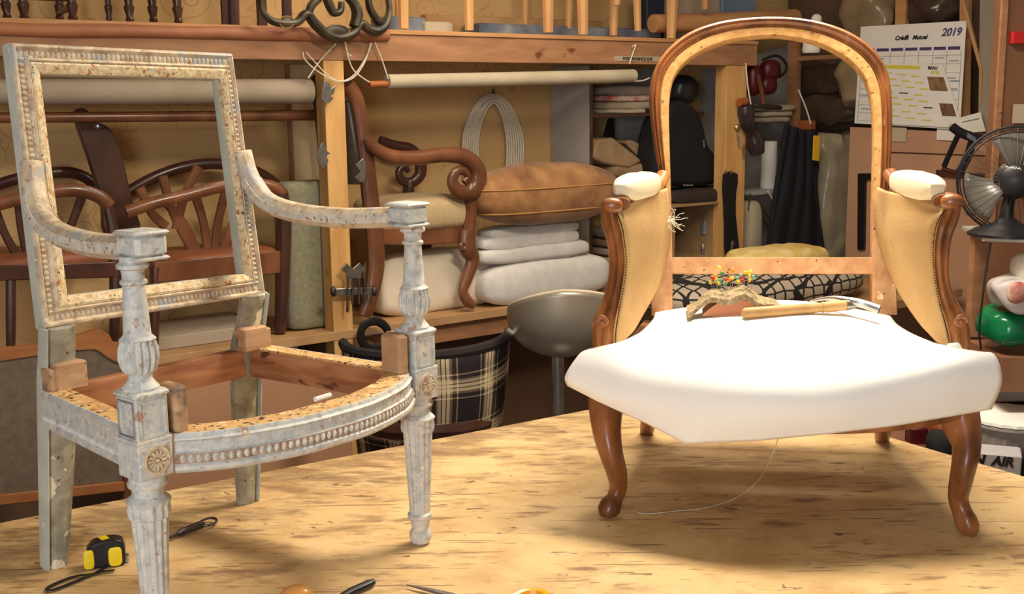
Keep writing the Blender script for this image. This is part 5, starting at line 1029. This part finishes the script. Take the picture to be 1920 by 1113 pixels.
b2(.7, .2, .95, .42, PH, 'photo'); b2(.78, .62, .96, .82, PH2, 'photo')
ctext('BEAU', .82, .06, .022, M['black'], cal2, w=cw+.011, fn=q2, bold=.0006); ctext('SITES', .84, .13, .02, YE, cal2, w=cw+.011, fn=q2, bold=.0006)
# cabinet at the far right
M['redwood'] = mk('reddish_cabinet_wood', [(120, 80, 58), (138, 96, 70)], 5, (1, 1, .4), rough=.5)
cb = thing('wooden_cabinet', 'reddish wooden cabinet with a red strip at the right edge', 'cabinet', Dp(1900, 1000, 4.0)*A([1, 1, 0])+A([0, 0, ZF]))
a = Dp(1872, 100, 4.0); b = Dp(2050, 100, 4.0)
m = MB(); m.box(A([(a[0]+b[0])/2, 4.03, (ZF+1.3)/2]), b[0]-a[0], .05, 1.3-ZF, ch=.003); m.build('body', M['redwood'], cb)
m = MB(); m.box(A([a[0]+.010, 3.998, .85]), .02, .016, 1.0); m.build('edge_strip', M['plank'], cb)
za, zb_ = Dp(1900, 60, 3.99)[2], Dp(1900, 82, 3.99)[2]
m = MB(); m.box(A([(a[0]+b[0])/2+.02, 3.985, (za+zb_)/2]), b[0]-a[0]-.03, .04, za-zb_); lab(m.build('red_strip', mk('bright_red_plastic', [(186, 34, 34)]), cb), 'bright red horizontal strip')
za = Dp(1900, 92, 3.99)[2]; m = MB(); m.box(A([(a[0]+b[0])/2+.05, 3.99, za+.008]), b[0]-a[0]-.1, .05, .016); m.build('ledge', M['board'], cb)
t = Dp(1910, 213, 3.99); m = MB(); m.box(t, .04, .004, .065); m.build('paper_label', M['linen'], cb)
# rack carrying fan and bags (mostly outside the frame)
fk = thing('metal_shelf_stand', 'open wooden stand at the right edge carrying the fan and the bags', 'shelf', A([1.62, 3.35, ZF]))
gs = Dp(1829, 444, 3.25); zt2 = gs[2]-.006
m = MB(); m.prism([A([gs[0], 3.2, zt2]), A([gs[0]+.6, 2.9, zt2]), A([gs[0]+.6, 3.5, zt2]), A([gs[0]+.06, 3.5, zt2])], (0, 0, .010)); lab(m.build('glass_shelf', mk('frosted_glass', [(190, 186, 170)], rough=.15), fk), 'thin pale glass shelf')
z5 = Dp(1880, 650, 3.25)[2]; x5 = Dp(1852, 650, 3.25)[0]
m = MB(); m.box(A([x5+.3, 3.3, z5-.06]), .6, .3, .10); m.build('lower_shelf', M['redwood'], fk)
m = MB(); m.box(A([x5+.03, 3.42, (z5+zt2)/2]), .045, .04, zt2-z5); m.build('upright', M['plank'], fk)
m = MB(); m.box(A([x5+.25, 3.42, (ZF+z5-.11)/2]), .045, .04, z5-.11-ZF); m.build('upright', M['redwood'], fk)
m = MB(); m.tube(smooth([Dp(1858, 455, 3.2), Dp(1850, 500, 3.2), Dp(1842, 560, 3.2), Dp(1836, 620, 3.2), Dp(1840, 655, 3.2)], 4), .003, 6); tag(m.build('power_cord', M['black']), 'thin black power cord trailing down from the fan shelf', 'cord')
# fan
fn = thing('desk_fan', 'black desk fan with round cage on the glass shelf at the right edge', 'fan', A([Dp(1890, 440, 3.25)[0], 3.25, zt2+.010]))
fc = Dp(1902, 338, 3.25); rr_ = 98/f*3.3; ax = nrm(A([-.35, -1, .05])); X_ = nrm(np.cross((0, 0, 1), ax)); Z_ = np.cross(ax, X_)
for k, (o, r0) in enumerate([(0, 1), (.02, .9), (-.02, .95)]):
    m = MB(); m.tube([fc+ax*o+(X_*math.cos(t)+Z_*math.sin(t))*rr_*r0 for t in np.linspace(0, 2*PI, 40)], .004 if k == 0 else .002, 6); m.build('cage_ring', M['black'], fn)
m = MB()
for k in range(36):
    t = 2*PI*k/36; d = X_*math.cos(t)+Z_*math.sin(t); m.tube([fc+ax*.05+d*rr_*.3, fc+ax*.035+d*rr_*.7, fc+d*rr_], .0009, 4)
m.build('cage_wires', M['darksteel'], fn)
M['blade'] = mk('smoky_fan_blade', [(96, 92, 84), (110, 106, 98)], rough=.25, alpha=.8)
for k in range(3):
    t0_ = 2*PI*k/3+3.6; rows = []
    for i in range(7):
        r_ = rr_*(.2+.68*i/6); rows.append([fc+(X_*math.cos(t0_+(j/6-.5)*1.25*(.7+.3*i/6))+Z_*math.sin(t0_+(j/6-.5)*1.25*(.7+.3*i/6)))*r_+ax*((j/6-.5)*.035) for j in range(7)])
    m = MB(); m.grid(rows); m.build('blade', M['blade'], fn, solid=.002)
m = MB(); m.lathe(fc+ax*.035, [(0, .045), (.02, .044), (.028, .03), (.03, .0)], 24, ax, cap=False); m.lathe(fc-ax*.10, [(0, .03), (.01, .05), (.09, .055), (.1, .04)], 20, ax); m.build('motor', M['black'], fn)
m = MB(); q0 = Dp(1886, 314, 3.18); m.tube([q0+A([k*.0042, 0, -.0006*k+(.004 if k % 2 else 0)]) for k in range(11)], .0016, 5); lab(m.build('lettering', M['white'], fn), 'small white lettering on the motor cover')
b0_ = A([Dp(1886, 440, 3.25)[0], 3.25, zt2+.010])
m = MB(); m.tube([b0_+A([.0, 0, .02]), b0_+A([.0, 0, .08]), fc-ax*.06-A([0, 0, .02])], [.025, .018, .018], 12); m.build('neck', M['black'], fn)
m = MB(); m.lathe(b0_, [(0, .105), (.008, .105), (.02, .085), (.035, .04), (.05, .025)], 28); m.build('base', M['black'], fn)
# pistol tool left of the fan
g_ = thing('hacksaw', 'dark hacksaw-like tool with red tip and blue badge hanging left of the fan', 'saw', S_(1790, 330, .6))
def sq(m, pts, r, n=8): m.tube(smooth([S_(*p) for p in pts], 3), r, n)
m = MB(); sq(m, [(1786, 238, .6), (1800, 248, .6), (1820, 256, .6), (1838, 262, .6)], .022); m.build('grip', M['blackfab'], g_)
m = MB(); sq(m, [(1798, 250, .6), (1784, 280, .6), (1770, 312, .6)], .013); m.build('arm', M['blackfab'], g_)
m = MB(); sq(m, [(1824, 262, .6), (1814, 295, .6), (1800, 322, .6)], .02); m.build('arm', M['blackfab'], g_)
m = MB(); sq(m, [(1768, 316, .6), (1785, 322, .6), (1804, 324, .6)], .012); lab(m.build('jaw', M['dred'], g_), 'red and grey tip')
m = MB(); m.box(S_(1822, 258, .625), .004, .05, .022, WF.X, nrm(WF.Y-WF.Z*.5*-1), WF.Z); m.build('badge', M['bluepack'], g_)
m = MB(); sq(m, [(1780, 234, .6), (1788, 240, .6)], .006); m.build('nozzle', M['steel'], g_)
# bags and wool on the lower shelf of the stand
def blob(name, lbl, cat, px, py, d, rx, ry, rz, mt, amp, ns, par=None, n=36):
    s_ = d/f; m = MB(); m.ball(Dp(px, py, d), rx*s_, ry, rz*s_, n=n, m=int(n*.7), e=.85, e2=.8); o = m.build(name, mt, par, noise_amp=amp, nscale=ns); return tag(o, lbl, cat) if par is None else o
gb = blob('green_bag', 'bright green plastic bag at the right edge under the white bag', 'bag', 1895, 608, 3.25, 60, .10, 36, plastic('green_plastic', (16, 118, 72), 1), .02, 9)
wb_ = thing('printed_bag', 'white plastic bag with a red print on top of the green bag', 'bag', Dp(1900, 578, 3.2))
blob('bag_body', None, None, 1905, 547, 3.2, 44, .08, 36, plastic('white_plastic', (216, 208, 206), 1), .018, 12, wb_)
blob('red_print', None, None, 1907, 548, 3.115, 20, .012, 20, M['redfab'], .006, 14, wb_)
blob('wool_ball', 'cream ball of wool on the printed bag at the right edge', 'wool', 1922, 503, 3.22, 26, .04, 30, mk('cream_wool', [(206, 196, 174), (222, 212, 190)], 60, bump=.5), .003, 30)
# side table with boxes
st_ = thing('side_table', 'low side table beyond the bench corner loaded with boxes', 'table', TC+e1*-.75+e2*.55+A([0, 0, ZF]))
zt3 = -.235
m = MB(); m.box(TC+e1*-.75+e2*.55+A([0, 0, zt3-.015]), 1.1, 1.1, .03, e1, e2); m.build('table_top', M['mahog'], st_)
for a in (-.25, -1.25):
    for b in (.05, 1.05):
        m = MB(); m.box(TC+e1*a+e2*b+A([0, 0, (zt3-.03+ZF)/2]), .05, .05, zt3-.03-ZF, e1, e2); m.build('leg', M['mahog'], st_)
def dbox(name, lbl, cat, x0, y0, x1, y1, d, dep, mt, ch=.006, amp=0, tilt=0):
    a, b = Dp(x0, y0, d), Dp(x1, y1, d); c = (a+b)/2+A([0, dep/2, 0]); X_ = A([math.cos(tilt), math.sin(tilt), 0]); Y_ = A([-math.sin(tilt), math.cos(tilt), 0])
    m = MB(); m.box(c, abs(b[0]-a[0]), dep, abs(a[2]-b[2]), X_, Y_, (0, 0, 1), ch); o = m.build(name, mt, None, noise_amp=amp, nscale=9); return tag(o, lbl, cat)
M['grybox'] = mk('grey_white_box', [(176, 168, 156), (196, 188, 176)], 4, rough=.6)
t = thing('spray_box', 'grey box printed AIR behind the bench right corner', 'box', Dp(1865, 905, 2.95)); X_ = nrm(A([.93, -.36, 0])); Y_ = A([-X_[1], X_[0], 0]); a = Dp(1862, 866, 2.9)
m = MB(); m.box(a+Y_*.045+A([0, 0, -.02]), .14, .09, .085, X_, Y_, ch=.003); m.build('carton', mk('grey_carton', [(168, 164, 166)]), t)
m = MB(); m.box(a+Y_*.045+X_*.13+A([0, 0, -.02]), .11, .088, .08, X_, Y_, ch=.003); lab(m.build('dark_end', M['blackfab'], t), 'black end of the carton')
text('N  AIR', .034, a-Y_*.0008+A([0, 0, .004]), X_, WF.Z, M['black'], t, shear=.2, bold=.0016)
m = MB(); m.box(a-Y_*.001+A([.01, 0, -.022]), .07, .001, .004, X_, Y_); m.build('small_print', M['brownfab'], t)
tb = thing('plastic_tub', 'clear ribbed plastic tub standing behind the grey carton', 'tub', Dp(1890, 850, 3.15))
c = Dp(1895, 812, 3.15); m = MB(); m.lathe(c-A([0, 0, .09]), [(-.06, .10), (.02, .112), (.125, .120), (.127, .128), (.134, .128)], 96, flute=(24, .09, -.05, .124)); m.build('ribbed_body', mk('cloudy_plastic', [(150, 146, 140), (172, 168, 160)], 9, rough=.2), tb)
m = MB(); m.lathe(c+A([0, 0, .042]), [(0, .12), (.006, .13), (.014, .128)], 60, flute=(20, .05, 0, .02)); m.build('scalloped_rim', M['white'], tb)
dbox('flat_box', 'shallow white box stacked high behind the calico seat right corner', 'box', 1846, 690, 2050, 752, 3.5, .25, M['grybox'], amp=.003)
dbox('box_lid', 'grey box lid leaning above the shallow white box', 'box', 1868, 655, 2050, 692, 3.55, .22, M['greyfab'], tilt=-.2)
dbox('dark_gap_slab', 'black slab standing in for the dark gap beneath the shallow white box', 'gap', 1876, 752, 2050, 776, 3.5, .25, M['black'])  # black block in place of the dark gap between the boxes
dbox('support_crate', 'grey crate carrying the boxes at the right edge', 'crate', 1850, 776, 2050, 855, 3.52, .25, M['grybox'])
dbox('brown_carton', 'small brown carton visible between the bench and the calico underside', 'box', 1652, 796, 1704, 836, 3.45, .12, M['hboard'])
dbox('red_tin', 'dark red tin beside the small brown carton', 'tin', 1708, 802, 1740, 842, 3.4, .08, M['dred'])
blob('dark_bundle', 'dark crumpled bundle right of the red tin under the seat', 'bundle', 1768, 832, 3.35, 28, .06, 26, M['blackfab'], .012, 20)
blob('brown_pouch', 'orange brown leather pouch behind the dark bundle', 'pouch', 1765, 800, 3.5, 30, .06, 26, M['dowel'], .012, 14)
# corner worktop with patterned cushion
cwk = thing('corner_worktop', 'low wooden worktop in the corner behind the walnut armchair', 'table', wl(1.75, .9, ZF))
m = MB(); wbox(m, 1.0, 2.2, .65, 1.5, -.118, -.081); m.build('top', M['board'], cwk)
for u in (1.05, 2.15):
    for v in (.7, 1.45):
        m = MB(); wbox(m, u-.03, u+.03, v-.03, v+.03, ZF, -.118); m.build('leg', M['pine'], cwk)
def lattice():
    m = bpy.data.materials.new('black_net_on_cream'); m.use_nodes = True; nt = m.node_tree; N = nt.nodes; K = nt.links; b = N['Principled BSDF']; b.inputs['Roughness'].default_value = .9
    tc = N.new('ShaderNodeTexCoord'); mp = N.new('ShaderNodeMapping'); mp.inputs['Rotation'].default_value = (0, 0, -math.radians(36)); mp.inputs['Scale'].default_value = (1, .5, 1.3); K.new(tc.outputs['Object'], mp.inputs[0])
    vo = N.new('ShaderNodeTexVoronoi'); vo.feature = 'DISTANCE_TO_EDGE'; vo.inputs['Scale'].default_value = 19; vo.inputs['Randomness'].default_value = .22; K.new(mp.outputs[0], vo.inputs[0])
    g = N.new('ShaderNodeMath'); g.operation = 'GREATER_THAN'; g.inputs[1].default_value = .09; K.new(vo.outputs[0], g.inputs[0])
    mx = N.new('ShaderNodeMix'); mx.data_type = 'RGBA'; K.new(g.outputs[0], mx.inputs[0]); mx.inputs[6].default_value = lin((24, 20, 20)); mx.inputs[7].default_value = lin((176, 160, 140)); K.new(mx.outputs[2], b.inputs['Base Color']); return m
m = MB(); soft(m, (1225, 502, 1600, 574), .85, 1.4, .6, .7, 36, 20); tag(m.build('patterned_cushion', lattice(), None, noise_amp=.01, nscale=6), 'cushion with a black net pattern on cream behind the seat', 'cushion')
m = MB(); soft(m, (1382, 460, 1530, 508), .85, 1.15, .5, .7); tag(m.build('yellow_cloth', mk('yellow_cream_cloth', [(212, 176, 84), (234, 210, 150)], 14, rough=.95), None, noise_amp=.012, nscale=14), 'rolled yellow and cream cloth lying behind the back rail', 'cloth')
# plug hanging over the arch
m = MB(); q = S_(1521, 88, .6); s_ = float(np.dot(q-CAM, AF))/f; m.lathe(q-A([0, 0, 11*s_]), [(0, 15*s_), (4*s_, 17*s_), (16*s_, 16*s_), (22*s_, 15*s_)], 20); t = tag(m.build('lamp_holder', M['white']), 'white cylindrical lamp holder hanging just inside the top of the arch', 'lamp holder')
m = MB(); q = S_(1531, 36, .6); m.ball(q, 10*s_); tag(m.build('white_ball', M['white']), 'round white ball just above the arched back', 'ball')
cord('thin string hanging in the rack left of the calendar', [[(1497, 168), (1512, 205), (1520, 232)]], 'string', 1.5, 'string', None, .62)
# ================================================================ LIGHT
def area(name, loc, look, sx, sy, power, col):
    d = bpy.data.lights.new(name, 'AREA'); d.shape = 'RECTANGLE'; d.size = sx; d.size_y = sy; d.energy = power; d.color = col
    o = bpy.data.objects.new(name, d); COL.objects.link(o); o.location = tuple(loc)
    o.rotation_euler = (Vector(look)-Vector(loc)).to_track_quat('-Z', 'Y').to_euler(); return o
area('bench_lamp', (.6, 2.65, 1.88), (.45, 2.35, 0), .8, .3, 66, (1, .89, .72))
area('window_daylight', wl(-3.9, 5.80, .85), (.1, 3.2, .3), 2.1, 1.3, 122, (.88, .93, 1))
area('room_fill', (.5, 4.0, 1.88), (.6, 4.7, 0), 2.0, .4, 34, (1, .87, .70))  # added fill to brighten the background and right side, no known lamp
w = bpy.data.worlds.new('room_air'); S.world = w; w.use_nodes = True; w.node_tree.nodes['Background'].inputs[0].default_value = (1, .86, .7, 1); w.node_tree.nodes['Background'].inputs[1].default_value = .25
S.view_settings.view_transform = 'Standard'; S.view_settings.look = 'None'; S.view_settings.exposure = 0; S.view_settings.gamma = 1; S.view_settings.use_curve_mapping = False
